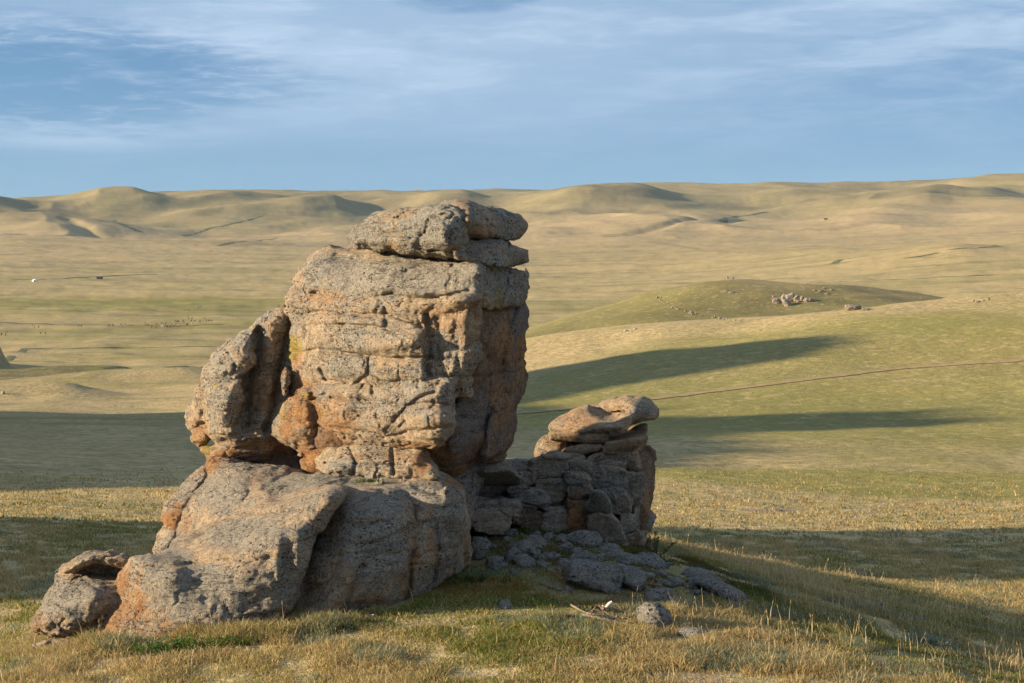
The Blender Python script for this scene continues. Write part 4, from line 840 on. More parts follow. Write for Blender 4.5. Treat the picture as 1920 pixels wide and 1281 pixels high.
# loose rubble half buried in the mound
def rubble():
    r_ = np.random.RandomState(44); base = []
    for k in range(6):
        n = 70; V, Q = ball((0, 0, 0), (1, .8, .62), 16, 11); rr = np.random.RandomState(k)
        for j in range(11):
            nn = rr.normal(0, 1, 3); nn /= np.linalg.norm(nn); cdist = rr.uniform(.45, .75); dd = V@nn; V = V-np.outer(np.maximum(dd-cdist, 0), nn)*.95
        V = V*(1+.10*fbm(V[:, 0]*2.2+k*9, V[:, 1]*2.2, V[:, 2]*2.2, 90+k, 3))[:, None]
        me = mesh_obj('rubble_stone', V, Q, M_['block'], attrs={'stain': [[0, 0, 0, 1]]*len(V)}); clean(me); base.append(me.data); bpy.data.objects.remove(me)
    spots = []
    for i in range(160):
        k = i % 5
        if k < 2: u, v = r_.uniform(930, 1200), r_.uniform(1000, 1075)
        elif k == 2: u = r_.uniform(1180, 1390); v = 1062+(u-1180)*.33+r_.uniform(-8, 16)
        elif k == 3: u, v = r_.uniform(900, 1100), r_.uniform(985, 1060)
        else: u = r_.uniform(1050, 1260); v = r_.uniform(1060, 1125)
        g = ground_hit(u, v); s = (.04+.16*r_.uniform()**2.4); o = bpy.data.objects.new('rubble_stone', base[i % 6]); COL.objects.link(o)
        o.location = g+np.array([0, 0, s*.12]); o.scale = (s*r_.uniform(.8, 1.5), s*r_.uniform(.8, 1.3), s*r_.uniform(.6, 1.1)); o.rotation_euler = (r_.uniform(-.3, .3), r_.uniform(-.3, .3), r_.uniform(0, 6.3))
        tag(o, 'one of the small grey rubble stones strewn over the shaded turf mound', 'stone', 'small rubble on the turf mound')
# ------------------------------------------------------------------ far boulders
rng = np.random.RandomState(5)
def blob(cx, cy, rx, ry, ang=0, n=9, j=.16, sd=0):
    r = np.random.RandomState(int(cx*7+cy*13+sd)); out = []
    for i in range(n):
        a = 2*math.pi*i/n; k = 1+r.uniform(-j, j); x, y = rx*k*math.cos(a), ry*k*math.sin(a)
        out.append((cx+x*math.cos(ang)-y*math.sin(ang), cy+x*math.sin(ang)+y*math.cos(ang)))
    return out
def farstone(label, cx, cy, rx, ry, ang=0, mat='far', group='pale boulders on the distant green knoll', name='distant_boulder', foot=.8, h=None):
    g = ground_hit(cx, cy+ry*foot, 60); Y = float(g[1]); s = Y/F
    th = max(rx, ry)*s*1.6
    rock(name, label, [L(blob(cx, cy, rx, ry, ang), Y, th, th*.38)], M_[mat], h=h or max(.05, min(rx, ry)*s/9), lump=.0, strata=.0, fine=min(rx, ry)*s*.10, fs=1.2/max(.3, min(rx, ry)*s), cat='boulder', group=group, rug=.8)
GK = 'pale boulders on the distant green knoll'
CS = 1.12
farstone('round boulder at the left end of the knoll cluster', 1456, 565, 8*CS, 6*CS)
farstone('rear left boulder of the knoll cluster', 1470, 558, 6*CS, 6*CS, .3)
farstone('highest rounded boulder of the knoll cluster', 1483, 559, 8*CS, 8*CS, .2)
farstone('tilted oval boulder in front of the knoll cluster', 1476, 570, 11*CS, 6*CS, .7)
farstone('leaning boulder right of the highest in the knoll cluster', 1496, 562, 6*CS, 7*CS, -.9)
farstone('small dark boulder in the gap of the knoll cluster', 1505, 562, 4*CS, 6*CS)
farstone('flat boulder at the right end of the knoll cluster', 1516, 564, 9*CS, 4.5*CS)
farstone('low wide boulder resting on the hill crest right of the knoll cluster', 1600, 577, 14*CS, 6*CS, .1)
farstone('smaller stone trailing right of the low wide crest boulder', 1624, 580, 8*CS, 3*CS)
farstone('single dot of a boulder left above the knoll cluster', 1450, 556, 2*CS, 2*CS)
GL = 'small white stones in a line across the distant knoll'
r_ = np.random.RandomState(3)
path = [(1233,557),(1245,566),(1262,576),(1280,582),(1300,588),(1330,594),(1360,598),(1395,600)]
n_ = 0
for i in range(42):
    t = r_.uniform(0, len(path)-1.01); k = int(t); f = t-k
    x = path[k][0]*(1-f)+path[k+1][0]*f+r_.normal(0, 2); y = path[k][1]*(1-f)+path[k+1][1]*f+r_.normal(0, 1.2)
    farstone('one of the small white stones strung in a line down the left of the knoll', x, y, r_.uniform(1.5, 3.6), r_.uniform(1.1, 2.2), group=GL, mat='far', name='line_stone', h=.09)
for (x, y, a, b) in ((1372,549,5,1.6),(1384,552,4,1.4),(1362,545,4,1.2),(1540,547,4,1.6),(1528,545,3,1.3),(1552,551,4,1.5),(1560,544,3,1.2),(1545,541,3,1)):
    farstone('one of the grey scree stones scattered near the knoll top', x, y, a*1.3, b*1.5, group='grey scree stones near the knoll top', name='scree_stone', h=.1)
for (x, y, a, b) in ((1174,620,3.5,1.6),(1183,619,2.5,1.3),(1190,617,3,1.5)):
    farstone('one of three white stones on the slope left of the knoll', x, y, a*1.2, b*1.4, mat='pale', group='three white stones left of the knoll', name='slope_stone', h=.1)
for (x, y, a, b) in ((1833,566,4,1.6),(1846,563,3,1.4),(1853,561,2.4,2),(1826,565,3,1.2)):
    farstone('one of the pale stones on the hill crest at the far right', x, y, a*1.2, b*1.5, group='pale stones on the right hill crest', name='crest_stone', h=.1)
farstone('dark lone rock near the left edge of the valley floor', 5, 737, 5, 4, mat='block', group=None, name='lone_rock', h=.12)
farstone('pale pointed cairn stone on the summit of the knoll', 1364, 520, 2.2, 3.4, group=None, name='cairn_stone', h=.09, foot=1)
farstone('squat cairn stone right of the pointed one on the knoll summit', 1373, 522, 3.0, 2.0, group=None, name='cairn_stone', h=.09, foot=1)
farstone('pale flat slab lying in the sunlit grass, middle right', 1444, 959, 28, 3.5, group=None, name='ground_slab', h=.06, foot=0)
# ------------------------------------------------------------------ small props
def tube(pts, rad, ns=8):
    """verts, faces of a tapered tube through pts (list of xyz) with radii rad"""
    pts = np.array(pts, float); n = len(pts); V = []; Q = []
    for i in range(n):
        d = pts[min(i+1, n-1)]-pts[max(i-1, 0)]; d /= np.linalg.norm(d)+1e-9
        a = np.cross(d, [0, 0, 1.0]); 
        if np.linalg.norm(a) < 1e-3: a = np.array([1.0, 0, 0])
        a /= np.linalg.norm(a); b = np.cross(d, a)
        for k in range(ns):
            t = 2*math.pi*k/ns; V.append(pts[i]+rad[i]*(math.cos(t)*a+math.sin(t)*b))
    for i in range(n-1):
        for k in range(ns):
            Q.append([i*ns+k, i*ns+(k+1) % ns, (i+1)*ns+(k+1) % ns, (i+1)*ns+k])
    for c in (0, n-1):
        V.append(pts[c]); m = len(V)-1
        for k in range(ns):
            q = [m, c*ns+k, c*ns+(k+1) % ns, c*ns+(k+1) % ns]
            Q.append(q)
    return np.array(V), np.array(Q)
def ball(c, r, nu=10, nv=7):
    V = []; Q = []
    for i in range(nv+1):
        p = math.pi*i/nv
        for j in range(nu):
            t = 2*math.pi*j/nu; V.append([c[0]+r[0]*math.sin(p)*math.cos(t), c[1]+r[1]*math.sin(p)*math.sin(t), c[2]+r[2]*math.cos(p)])
    for i in range(nv):
        for j in range(nu): Q.append([i*nu+j, i*nu+(j+1) % nu, (i+1)*nu+(j+1) % nu, (i+1)*nu+j][::-1])
    return np.array(V), np.array(Q)
def merge(parts):
    V = []; Q = []; o = 0
    for v, q in parts: V.append(v); Q.append(np.array(q)+o); o += len(v)
    return np.concatenate(V), np.concatenate(Q)
def clean(o):
    o.data.validate(); return o
def branch(label, pix, r0, r1, twigs=(), mat='wood', lift=.04, name='fallen_branch', cat='branch'):
    P = [ground_hit(u, v)+np.array([0, 0, lift]) for u, v in pix]
    P = np.array(P); t = np.linspace(0, len(P)-1, 6*len(P)); idx = np.arange(len(P))
    Q = np.stack([np.interp(t, idx, P[:, k]) for k in range(3)], 1)
    Q += np.stack([fbm(t*.9, 0*t, 0*t+k*9, 300+len(label), 3)*.035 for k in range(3)], 1)
    parts = [tube(Q, np.linspace(r0, r1, len(Q))*(1+.25*vnoise(t*2.3, 0*t, 0*t, 7)))]
    rs = np.random.RandomState(len(label))
    for f in twigs:
        k = int(f*(len(Q)-1)); d = np.array([rs.uniform(-1, 1), rs.uniform(-.5, .5), rs.uniform(.2, .9)]); d /= np.linalg.norm(d)
        L_ = rs.uniform(.12, .3); pp = [Q[k], Q[k]+d*L_*.5+[0, 0, .02], Q[k]+d*L_]
        parts.append(tube(pp, [r0*.45, r0*.3, r0*.15], 6))
    V, F_ = merge(parts); c = V.mean(0); c[2] = V[:, 2].min()
    o = mesh_obj(name, V-c, F_, MAT[mat]); o.location = c; clean(o)
    return tag(o, label, cat)
branch('longest pale dead branch running right through the shaded grass', [(1095,1160),(1112,1166),(1130,1171),(1165,1175),(1196,1186)], .030, .018, (.2, .5, .8), 'wood', .05)
branch('short reddish stick left of the longest dead branch', [(1064,1164),(1078,1161),(1092,1163)], .026, .022, (), 'bark', .04)
branch('thin dark stick angled above the longest dead branch', [(1072,1141),(1094,1154),(1124,1164)], .014, .010, (.6,), 'wood', .05)
branch('rusty brown stick right of the bone', [(1162,1162),(1176,1166),(1192,1170)], .022, .012, (.5,), 'bark', .04)
branch('knotty broken stick among the dead branches', [(1122,1166),(1140,1166),(1158,1168)], .024, .016, (.1, .4, .6, .9), 'wood', .08)
branch('short crumbly stick in the turf left of the largest boulder', [(1010,1098),(1022,1102),(1034,1106),(1050,1110)], .010, .016, (.4, .7, .9), 'wood', .02)
branch('curved brown strip of bark behind the bone', [(1111,1148),(1120,1145),(1132,1149)], .032, .02, (), 'bark', .06, name='bark_strip', cat='bark')
def bone():
    c = ground_hit(1139, 1149)
    p = tube([c+[-.07, 0, .02], c+[-.02, 0, .07], c+[.03, .0, .13], c+[.07, .01, .15]], [.035, .025, .03, .028])
    q = tube([c+[.05, 0, .14], c+[.09, 0, .10]], [.028, .018])
    q2 = tube([c+[-.03, 0, .05], c+[-.08, .02, .1]], [.022, .012])
    V, F_ = merge([p, q, q2]); o = mesh_obj('bone', V-c, F_, MAT['bone']); o.location = c; clean(o)
    tag(o, 'bleached white bone standing up among the dead branches', 'bone')
bone()

rubble()
# ------------------------------------------------------------------ grass
rg = np.random.RandomState(12)
FOOT = [(60,1190),(120,1192),(170,1216),(250,1219),(340,1206),(450,1195),(540,1190),(600,1188),(700,1161),(760,1147),(800,1127),(860,1097),(892,1072)]
def blades(n_by_zone):
    Vs = []; Qs = []; Cs = []; off = 0
    for (n, R0, R1, hmul, wmul, fov) in n_by_zone:
        R = np.sqrt(rg.uniform(R0**2, R1**2, n)); az = np.radians(rg.uniform(-fov, fov, n)); x, y = R*np.sin(az), R*np.cos(az)
        tus = fbm(x*1.7, y*1.7, 0*x, 401, 3)
        keep = (rg.uniform(-.7, .55, n) < tus*1.5+.1) & (rg.uniform(0, 1, n) > sstep(42, 99, R))
        s = patches(x, y, x, y, R)[:, 0]
        keep &= rg.uniform(0, 1, n) > s*.93
        x, y, R, tus = x[keep], y[keep], R[keep], tus[keep]; n = len(x)
        z = terrain(x, y)
        u, v = proj(x, y, z)
        big = fbm(x*.35, y*.35, 0*x, 402, 3)
        # turf in the lee of the rocks is short and green, outside it long and dry
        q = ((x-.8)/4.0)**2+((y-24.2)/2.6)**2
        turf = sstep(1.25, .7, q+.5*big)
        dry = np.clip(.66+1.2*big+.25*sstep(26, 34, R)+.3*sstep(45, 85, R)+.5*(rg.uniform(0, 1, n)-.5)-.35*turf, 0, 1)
        kind = rg.uniform(0, 1, n)
        h = (.05+.07*rg.uniform(0, 1, n)**1.6)*(1+.9*tus)*(1-.35*turf)*(1+.5*sstep(.1, .5, big))*hmul
        tall = ((rg.uniform(0, 1, n) < .0009*(1-.8*turf)*(1+3*sstep(.0, .4, big))*(1+4.5*sstep(2.2, 5, x))*np.where(R > 30, .2, 1)))
        h = np.where(tall, rg.uniform(.16, .36, n)*min(hmul, 1.2), h); h = np.maximum(h, .02)
        fd_ = np.where((u > 30) & (u < 920) & (R < 27), line_d(FOOT, u, v), 99); ft = sstep(16, 4, fd_)
        h = h*(1+.55*ft); dry = dry-.35*ft
        w = (.0035+.004*rg.uniform(0, 1, n))*wmul*np.where(tall, .8, 1)
        th = rg.uniform(0, 2*math.pi, n); lean = rg.uniform(.25, 1.45, n)*np.where(tall, .45, 1)
        dx, dy = np.cos(th), np.sin(th)
        px_, py_ = -dy, dx
        faces = rg.uniform(-.6, .6, n)
        px_, py_ = np.cos(faces), np.sin(faces)
        B = np.stack([x, y, z-.015], 1); Wv = np.stack([px_, py_, 0*x], 1)*w[:, None]
        Mv = B+np.stack([dx*h*lean*.3, dy*h*lean*.3, h*.6], 1); T = B+np.stack([dx*h*lean*.85, dy*h*lean*.85, h*(1-.22*lean)], 1)
        V = np.stack([B-Wv, B+Wv, Mv+Wv*.75, Mv-Wv*.75, T+Wv*.12, T-Wv*.12], 1)
        idx = np.arange(n)[:, None]*6+off
        Q = np.concatenate([idx+[0, 1, 2, 3], idx+[3, 2, 4, 5]])
        straw = np.array([.55, .435, .20]); straw2 = np.array([.42, .32, .15]); g1 = np.array([.15, .19, .04]); g2 = np.array([.27, .26, .07]); rust = np.array([.34, .16, .05]); sage = np.array([.24, .27, .17])
        a = rg.uniform(0, 1, (n, 1)); col = straw*a+straw2*(1-a)
        gr = g1*a+g2*(1-a)
        m = (kind[:, None] > dry[:, None]); col = np.where(m, gr, col)
        sg = (vnoise(x*1.1+40, y*1.1, 0*x, 407) > .42) & (rg.uniform(0, 1, n) < .6); col = np.where(sg[:, None] & ~tall[:, None], sage, col)
        ru = (rg.uniform(0, 1, n) < .05+.40*sstep(.0, .5, vnoise(x*.8, y*.8, 0*x, 408))*turf); col = np.where(ru[:, None], rust, col)
        col = np.where(tall[:, None], np.array([.62, .48, .27]), col)
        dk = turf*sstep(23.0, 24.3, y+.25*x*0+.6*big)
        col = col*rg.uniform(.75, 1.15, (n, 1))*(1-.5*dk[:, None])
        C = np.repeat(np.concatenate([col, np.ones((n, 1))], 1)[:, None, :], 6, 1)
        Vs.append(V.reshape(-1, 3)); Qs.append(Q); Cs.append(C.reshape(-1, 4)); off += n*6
        # seed heads on the tall stems
        it = np.nonzero(tall)[0]
        if len(it):
            Tt = T[it]; k = len(it); dd = np.stack([dx[it]*.3, dy[it]*.3, np.ones(k)], 1); hl = rg.uniform(.04, .11, (k, 1)); ww = np.stack([px_[it], py_[it], 0*dx[it]], 1)*rg.uniform(.002, .0042, (k, 1))*wmul
            V = np.stack([Tt, Tt+dd*hl*.4+ww, Tt+dd*hl, Tt+dd*hl*.4-ww], 1); idx = np.arange(k)[:, None]*4+off
            Vs.append(V.reshape(-1, 3)); Qs.append(idx+[0, 1, 2, 3]); Cs.append(np.repeat(np.array([[.60, .44, .24, 1]]), k*4, 0)); off += k*4
    o = mesh_obj('grass', np.concatenate(Vs), np.concatenate(Qs), MAT['grass'], smooth=False, attrs={'tint': np.concatenate(Cs)})
    tag(o, 'dry straw and green steppe grass covering the foreground', kind='stuff')
GD = 1.0
blades([(int(1050000*GD), 16.5, 30, 1.0, 1.1, 22), (int(330000*GD), 30, 55, 1.15, 1.9, 21.5), (int(200000*GD), 55, 100, 1.2, 4.0, 21.5)])

def herb(label, u, v, spread, n, hh, col, name='green_herb', cat='plant', leafw=.02, seed=1):
    """low leafy plant: stems with small leaves"""
    r = np.random.RandomState(seed); V = []; Q = []; C = []; o = 0
    g = ground_hit(u, v)
    for s in range(n):
        bx, by = r.normal(0, spread, 2)*np.array([1, .45]); bz = float(terrain(np.array([g[0]+bx]), np.array([g[1]+by]))[0])-g[2]
        lx, ly = r.normal(0, .35, 2); H = hh*r.uniform(.5, 1.1)
        for k in range(14):
            t = r.uniform(.1, 1); c = np.array([bx+lx*H*t, by+ly*H*t, bz+H*t]); a = r.uniform(0, 6.28); L_ = leafw*r.uniform(1.2, 2.6)
            d = np.array([math.cos(a), math.sin(a), r.uniform(-.1, .7)])*L_; w = np.array([-math.sin(a), math.cos(a), 0])*leafw*.5
            V += [c, c+d*.5+w, c+d, c+d*.5-w]; Q.append([o, o+1, o+2, o+3]); cc = np.array(col)*r.uniform(.6, 1.3); C += [[*cc, 1]]*4; o += 4
        b = np.array([bx, by, bz-.01]); tp = np.array([bx+lx*H, by+ly*H, bz+H]); w = np.array([.003, 0, 0])
        V += [b-w, b+w, tp+w, tp-w]; Q.append([o, o+1, o+2, o+3]); C += [[*(np.array(col)*.8), 1]]*4; o += 4
    ob = mesh_obj(name, V, Q, MAT['grass'], smooth=False, attrs={'tint': C}); ob.location = g
    tag(ob, label, cat); return ob
herb('leafy green herb clump at the foot of the orange toe', 222, 1226, .22, 46, .14, (.10, .17, .035), seed=2)
herb('broad leaved green herb under the front slab, right of the toe', 322, 1224, .26, 60, .17, (.09, .16, .03), leafw=.032, seed=3)
herb('grassy green clump below the middle of the front slab', 436, 1214, .22, 60, .15, (.14, .20, .04), seed=4)
herb('green herbs growing where crack stones meet the turf', 640, 1178, .3, 50, .12, (.11, .16, .035), seed=5)
herb('green tuft on the ledge below the tower, left one', 694, 903, .12, 26, .06, (.16, .20, .04), seed=6)
herb('green weeds on the turf beside the left boulder', 180, 1146, .25, 46, .10, (.20, .22, .05), seed=7)
herb('dark green weeds along the foot of the ribbed dome', 880, 1096, .3, 70, .16, (.06, .10, .025), seed=8)
herb('green weeds beside the bedded ledge on the slope', 985, 1000, .35, 70, .12, (.11, .15, .03), seed=9)
herb('green clump on the upper turf next to the dome', 900, 940, .3, 50, .12, (.10, .15, .03), seed=10)
herb('silvery herb clump in the right foreground grass', 1740, 1210, .2, 60, .18, (.30, .33, .24), seed=12)
# place the tuft growing on the ledge at its height
for ob in COL.objects:
    if ob.get('label') == 'green tuft on the ledge below the tower, left one': ob.location = at(694, 905, 22.95)
def tall_weed():
    g = at(1222, 1046, 25.9); r = np.random.RandomState(9)
    root = bpy.data.objects.new('thorny_weed', None); COL.objects.link(root); root.location = g
    tag(root, 'tall thin dark weed with small leaves at the right end of the rear wall', 'plant')
    for (dx, H, ln) in ((-.08, .52, .05), (.02, .40, .10), (.14, .30, .3), (-.02, .3, -.1), (.06, .48, .02)):
        pts = [np.array([dx, 0, 0]), np.array([dx+ln*.4, 0, H*.5]), np.array([dx+ln, .02, H])]
        V, Q = tube(pts, [.008, .006, .003], 5); s = mesh_obj('stem', V, Q, MAT['bark'], parent=root); clean(s)
        V = []; F_ = []; C = []; o = 0
        for k in range(46):
            t = r.uniform(.15, 1); c = pts[0]*(1-t)+pts[2]*t; a = r.uniform(0, 6.28); d = np.array([math.cos(a), math.sin(a)*.6, r.uniform(.1, .9)])*.06*(1.2-t*.6); w = np.array([.0, .0, .014])+np.array([-math.sin(a), 0, 0])*.010
            V += [c, c+d*.5+w, c+d, c+d*.5-w]; F_.append([o, o+1, o+2, o+3]); C += [[.07, .085, .03, 1]]*4; o += 4
        mesh_obj('foliage', V, F_, MAT['grass'], parent=s, smooth=False, attrs={'tint': C})
tall_weed()
def flower(label, u, v):
    g = ground_hit(u, v); root = bpy.data.objects.new('violet_flower', None); COL.objects.link(root); root.location = g; tag(root, label, 'flower')
    V, Q = tube([(0, 0, 0), (.01, 0, .08), (0, 0, .13)], [.004, .003, .003], 5); clean(mesh_obj('stem', V, Q, MAT['grass'], parent=root, attrs={'tint': [[.1, .15, .03, 1]]*len(V)}))
    V = []; Q = []; o = 0
    for k in range(9):
        a = k*.698; d = np.array([math.cos(a), math.sin(a), .35])*.032; w = np.array([-math.sin(a), math.cos(a), 0])*.010; c = np.array([0, 0, .13])
        V += [c, c+d*.6+w, c+d, c+d*.6-w]; Q.append([o, o+1, o+2, o+3]); o += 4
    mesh_obj('petals', V, Q, MAT['petal'], parent=root, smooth=False)
flower('small violet flower in the grass in front of the shaded base slab', 698, 1172)
flower('tiny violet flower in the shade left of the largest boulder', 1084, 1106)

# ------------------------------------------------------------------ tracks
def strip(name, pix, w, label=None, mat='track', Rmin=30, N=240):
    P = []
    ts = np.linspace(0, len(pix)-1, N); px = np.interp(ts, range(len(pix)), [p[0] for p in pix]); py = np.interp(ts, range(len(pix)), [p[1] for p in pix])
    if N < 100: py = py+1.6*fbm(px/28, py/28, 0*px, 71, 3)*1.5
    for u, v in zip(px, py): P.append(ground_hit(u, v, Rmin))
    P = np.array(P)
    k = np.ones(13)/13; Pp = np.stack([np.convolve(np.pad(P[:, i], 6, mode='edge'), k, 'valid') for i in range(2)], 1)
    d = np.gradient(Pp, axis=0); nrm = np.stack([-d[:, 1], d[:, 0]], 1); nrm /= np.linalg.norm(nrm, axis=1)[:, None]+1e-9
    nw = 5; V = []
    for j in range(nw):
        o = (j/(nw-1)-.5)*w*(1+.35*vnoise(ts*3, 0*ts+j, 0*ts, 5))
        q = Pp+nrm*o[:, None]; z = terrain(q[:, 0], q[:, 1]); V.append(np.stack([q[:, 0], q[:, 1], z+.06+.02*w*(1-abs(j-2)/2)], 1))
    V = np.stack(V, 1).reshape(-1, 3); n = len(P)
    i = np.arange(n-1)[:, None]; j = np.arange(nw-1)[None]
    Q = np.stack([i*nw+j, i*nw+j+1, (i+1)*nw+j+1, (i+1)*nw+j], -1).reshape(-1, 4)
    o = mesh_obj(name, V, Q, MAT[mat]); tag(o, label, kind='structure'); return o
strip('dirt_track', [(1990,668),(1920,676),(1800,684),(1680,692),(1600,702),(1500,714),(1400,727),(1300,740),(1230,748),(1100,764),(960,778)], 1.3)
for k_, (pl, w_) in enumerate([([(-60,528),(20,526),(90,524)], 9), ([(98,523),(150,520),(225,517),(300,514)], 10), ([(-40,604),(60,607),(150,610),(260,611),(350,612),(430,608)], 3.2), ([(1290,538),(1330,533),(1370,530),(1400,527)], 9),
                         ([(1562,495),(1572,487),(1598,485),(1625,481)], 9), ([(405,462),(425,457),(470,452),(520,446)], 16), ([(340,446),(372,436),(420,424),(470,412),(500,402)], 16), ([(1345,416),(1375,407),(1405,404),(1440,398)], 26), ([(210,412),(235,424),(262,436)], 26),
                         ([(180,690),(320,688),(430,684)], 3), ([(0,655),(200,653),(420,650)], 3), ([(1500,532),(1700,523),(1900,514)], 5), ([(1690,486),(1780,470),(1880,462)], 8)]):
    strip('stream_gully', pl, w_, mat='gully', Rmin=(700 if pl[0][1] < 560 else 300), N=60)
strip('crest_path', [(1230,606),(1330,599),(1400,594),(1500,585),(1600,577),(1700,570),(1760,566)], 1.2, Rmin=180) if False else None

# ------------------------------------------------------------------ animals on the plain
def beast(grazing=True):
    bm_parts = [tube([(-1.0, 0, 1.12), (-.75, 0, 1.1), (-.3, 0, 1.04), (.2, 0, 1.02), (.6, 0, 1.08), (.85, 0, 1.1), (.98, 0, 1.12)], [.18, .34, .38, .40, .36, .28, .16], 10)]
    if grazing:
        bm_parts += [tube([(.8, 0, 1.15), (1.15, 0, .85), (1.35, 0, .5)], [.24, .17, .13], 8), tube([(1.3, 0, .52), (1.42, 0, .32), (1.48, 0, .12)], [.15, .13, .07], 8)]
    else:
        bm_parts += [tube([(.8, 0, 1.15), (1.1, 0, 1.4), (1.25, 0, 1.55)], [.24, .17, .13], 8), tube([(1.2, 0, 1.6), (1.45, 0, 1.5), (1.62, 0, 1.42)], [.14, .12, .07], 8)]
    for sx, sy in ((.7, .18), (.7, -.18)):
        bm_parts.append(tube([(sx, sy, 1.0), (sx+.02, sy, .6), (sx-.02, sy, .35), (sx, sy, 0)], [.14, .09, .06, .06], 6))
    for sx, sy in ((-.8, .18), (-.8, -.18)):
        bm_parts.append(tube([(sx, sy, 1.0), (sx+.1, sy, .72), (sx-.1, sy, .45), (sx-.02, sy, 0)], [.18, .12, .06, .06], 6))
    bm_parts.append(tube([(-1.0, 0, 1.15), (-1.1, 0, .8), (-1.08, 0, .5)], [.05, .03, .06], 5))
    V, Q = merge(bm_parts)
    # one continuous skin: voxel remesh of the joined volumes
    o = mesh_obj('grazing_animal', V, Q, MAT['hide_dark']); clean(o)
    md = o.modifiers.new('r', 'REMESH'); md.mode = 'VOXEL'; md.voxel_size = .05; md.use_smooth_shade = True
    dg = bpy.context.evaluated_depsgraph_get(); me = bpy.data.meshes.new_from_object(o.evaluated_get(dg))
    bpy.data.objects.remove(o); return me
me1, me2 = beast(True), beast(False)
herdp = [(7,630,'d'),(68,616,'d'),(81,628,'d'),(150,614,'d'),(208,612,'d'),(231,611,'d'),(275,612,'d'),(282,613,'b'),(288,617,'b'),(294,611,'b'),(307,609,'d'),(304,614,'w'),(312,614,'d'),(317,616,'d'),(322,614,'b'),(330,605,'b'),(334,605,'d'),(344,605,'b'),(351,611,'d'),(357,600,'d'),(362,604,'d'),(363,609,'w'),(375,605,'b'),(390,604,'d'),(394,604,'d'),(351,584,'b'),(374,578,'d'),(326,611,'b')]
r_ = np.random.RandomState(8); cm = {}
labs = {'d': 'dark grazing animal in the far herd on the valley floor', 'b': 'brown grazing animal in the far herd on the valley floor'}
wl = ['white grazing animal among the left of the far herd', 'white grazing animal among the right of the far herd']
wi = 0
for (u, v, c) in herdp:
    me = (me1 if r_.rand() < .7 else me2)
    key = (me.name, c)
    if key not in cm:
        m2 = me.copy(); m2.materials.clear(); m2.materials.append(MAT[{'d': 'hide_dark', 'b': 'hide_brown', 'w': 'hide_white'}[c]]); cm[key] = m2
    o = bpy.data.objects.new('grazing_animal', cm[key]); COL.objects.link(o); p = ground_hit(u, v+1, 300); o.location = p
    o.rotation_euler = (0, 0, r_.uniform(0, 6.28)); o.scale = (1.7,)*3
    lab = labs.get(c)
    if c == 'w': lab = wl[wi]; wi += 1
    if (u, v) == (7, 630): lab = 'leftmost straying dark animal, near the picture edge'
    elif u in (68, 81): lab = 'dark animal straying left of the herd, %s of two close together' % ('upper' if u == 68 else 'lower')
    elif u == 150: lab = 'single dark animal halfway between the two strays and the herd'
    elif u in (208, 231): lab = 'dark animal on the dry stream line, %s of a loose pair' % ('left' if u == 208 else 'right')
    elif u == 374: lab = 'topmost dark animal grazing far above the herd'
    elif u == 351 and v == 584: lab = 'brown animal grazing just below the topmost dark one'
    tag(o, lab, 'livestock', 'herd grazing on the valley floor')
# ------------------------------------------------------------------ felt tent and camp
def ger():
    p = ground_hit(66, 528, 800); root = bpy.data.objects.new('felt_tent', None); COL.objects.link(root); root.location = p
    tag(root, 'round white felt tent alone on the far plain at the left', 'tent')
    R_ = 3.4; n = 24
    def lathe(prof):
        V = []; Q = []
        for (r, z) in prof:
            for k in range(n): V.append([r*math.cos(2*math.pi*k/n), r*math.sin(2*math.pi*k/n), z])
        for i in range(len(prof)-1):
            for k in range(n): Q.append([i*n+k, i*n+(k+1) % n, (i+1)*n+(k+1) % n, (i+1)*n+k])
        return V, Q
    mesh_obj('wall', *lathe([(R_, 0), (R_*1.02, .9), (R_, 1.7)]), MAT['felt'], parent=root)
    mesh_obj('roof', *lathe([(R_*1.05, 1.68), (R_*.55, 2.5), (.6, 2.95), (.05, 3.0)]), MAT['felt'], parent=root)
    V, Q = merge([tube([(0, -R_-.02, .0), (0, -R_-.02, 1.5)], [.55, .55], 4)]); clean(mesh_obj('door', V, Q, MAT['timber'], parent=root))
ger()
def gabled(label, u, v, w, d, h, mat, ang=0):
    p = ground_hit(u, v, 800); V = [(-w/2, -d/2, 0), (w/2, -d/2, 0), (w/2, d/2, 0), (-w/2, d/2, 0), (-w/2, -d/2, h), (w/2, -d/2, h), (w/2, d/2, h), (-w/2, d/2, h)]
    Q = [(0, 1, 5, 4), (1, 2, 6, 5), (2, 3, 7, 6), (3, 0, 4, 7)]
    root = bpy.data.objects.new('herder_shed', None); COL.objects.link(root); root.location = p; root.rotation_euler = (0, 0, ang); tag(root, label, 'shed')
    mesh_obj('wall', V, Q, MAT[mat], parent=root, smooth=False)
    e = .4; V = [(-w/2-e, -d/2-e, h-.1), (w/2+e, -d/2-e, h-.1), (w/2+e, 0, h+d*.3), (-w/2-e, 0, h+d*.3), (-w/2-e, d/2+e, h-.1), (w/2+e, d/2+e, h-.1)]
    mesh_obj('roof', V, [(0, 1, 2, 3), (3, 2, 5, 4)], MAT['timber'], parent=root, smooth=False)
gabled('low dark herder shed on the far plain right of the felt tent', 187, 523, 7, 4, 1.8, 'timber', .2)
gabled('tiny pale winter shelter on the far slope at the right', 1548, 412, 12, 6, 2.6, 'bark', .3)

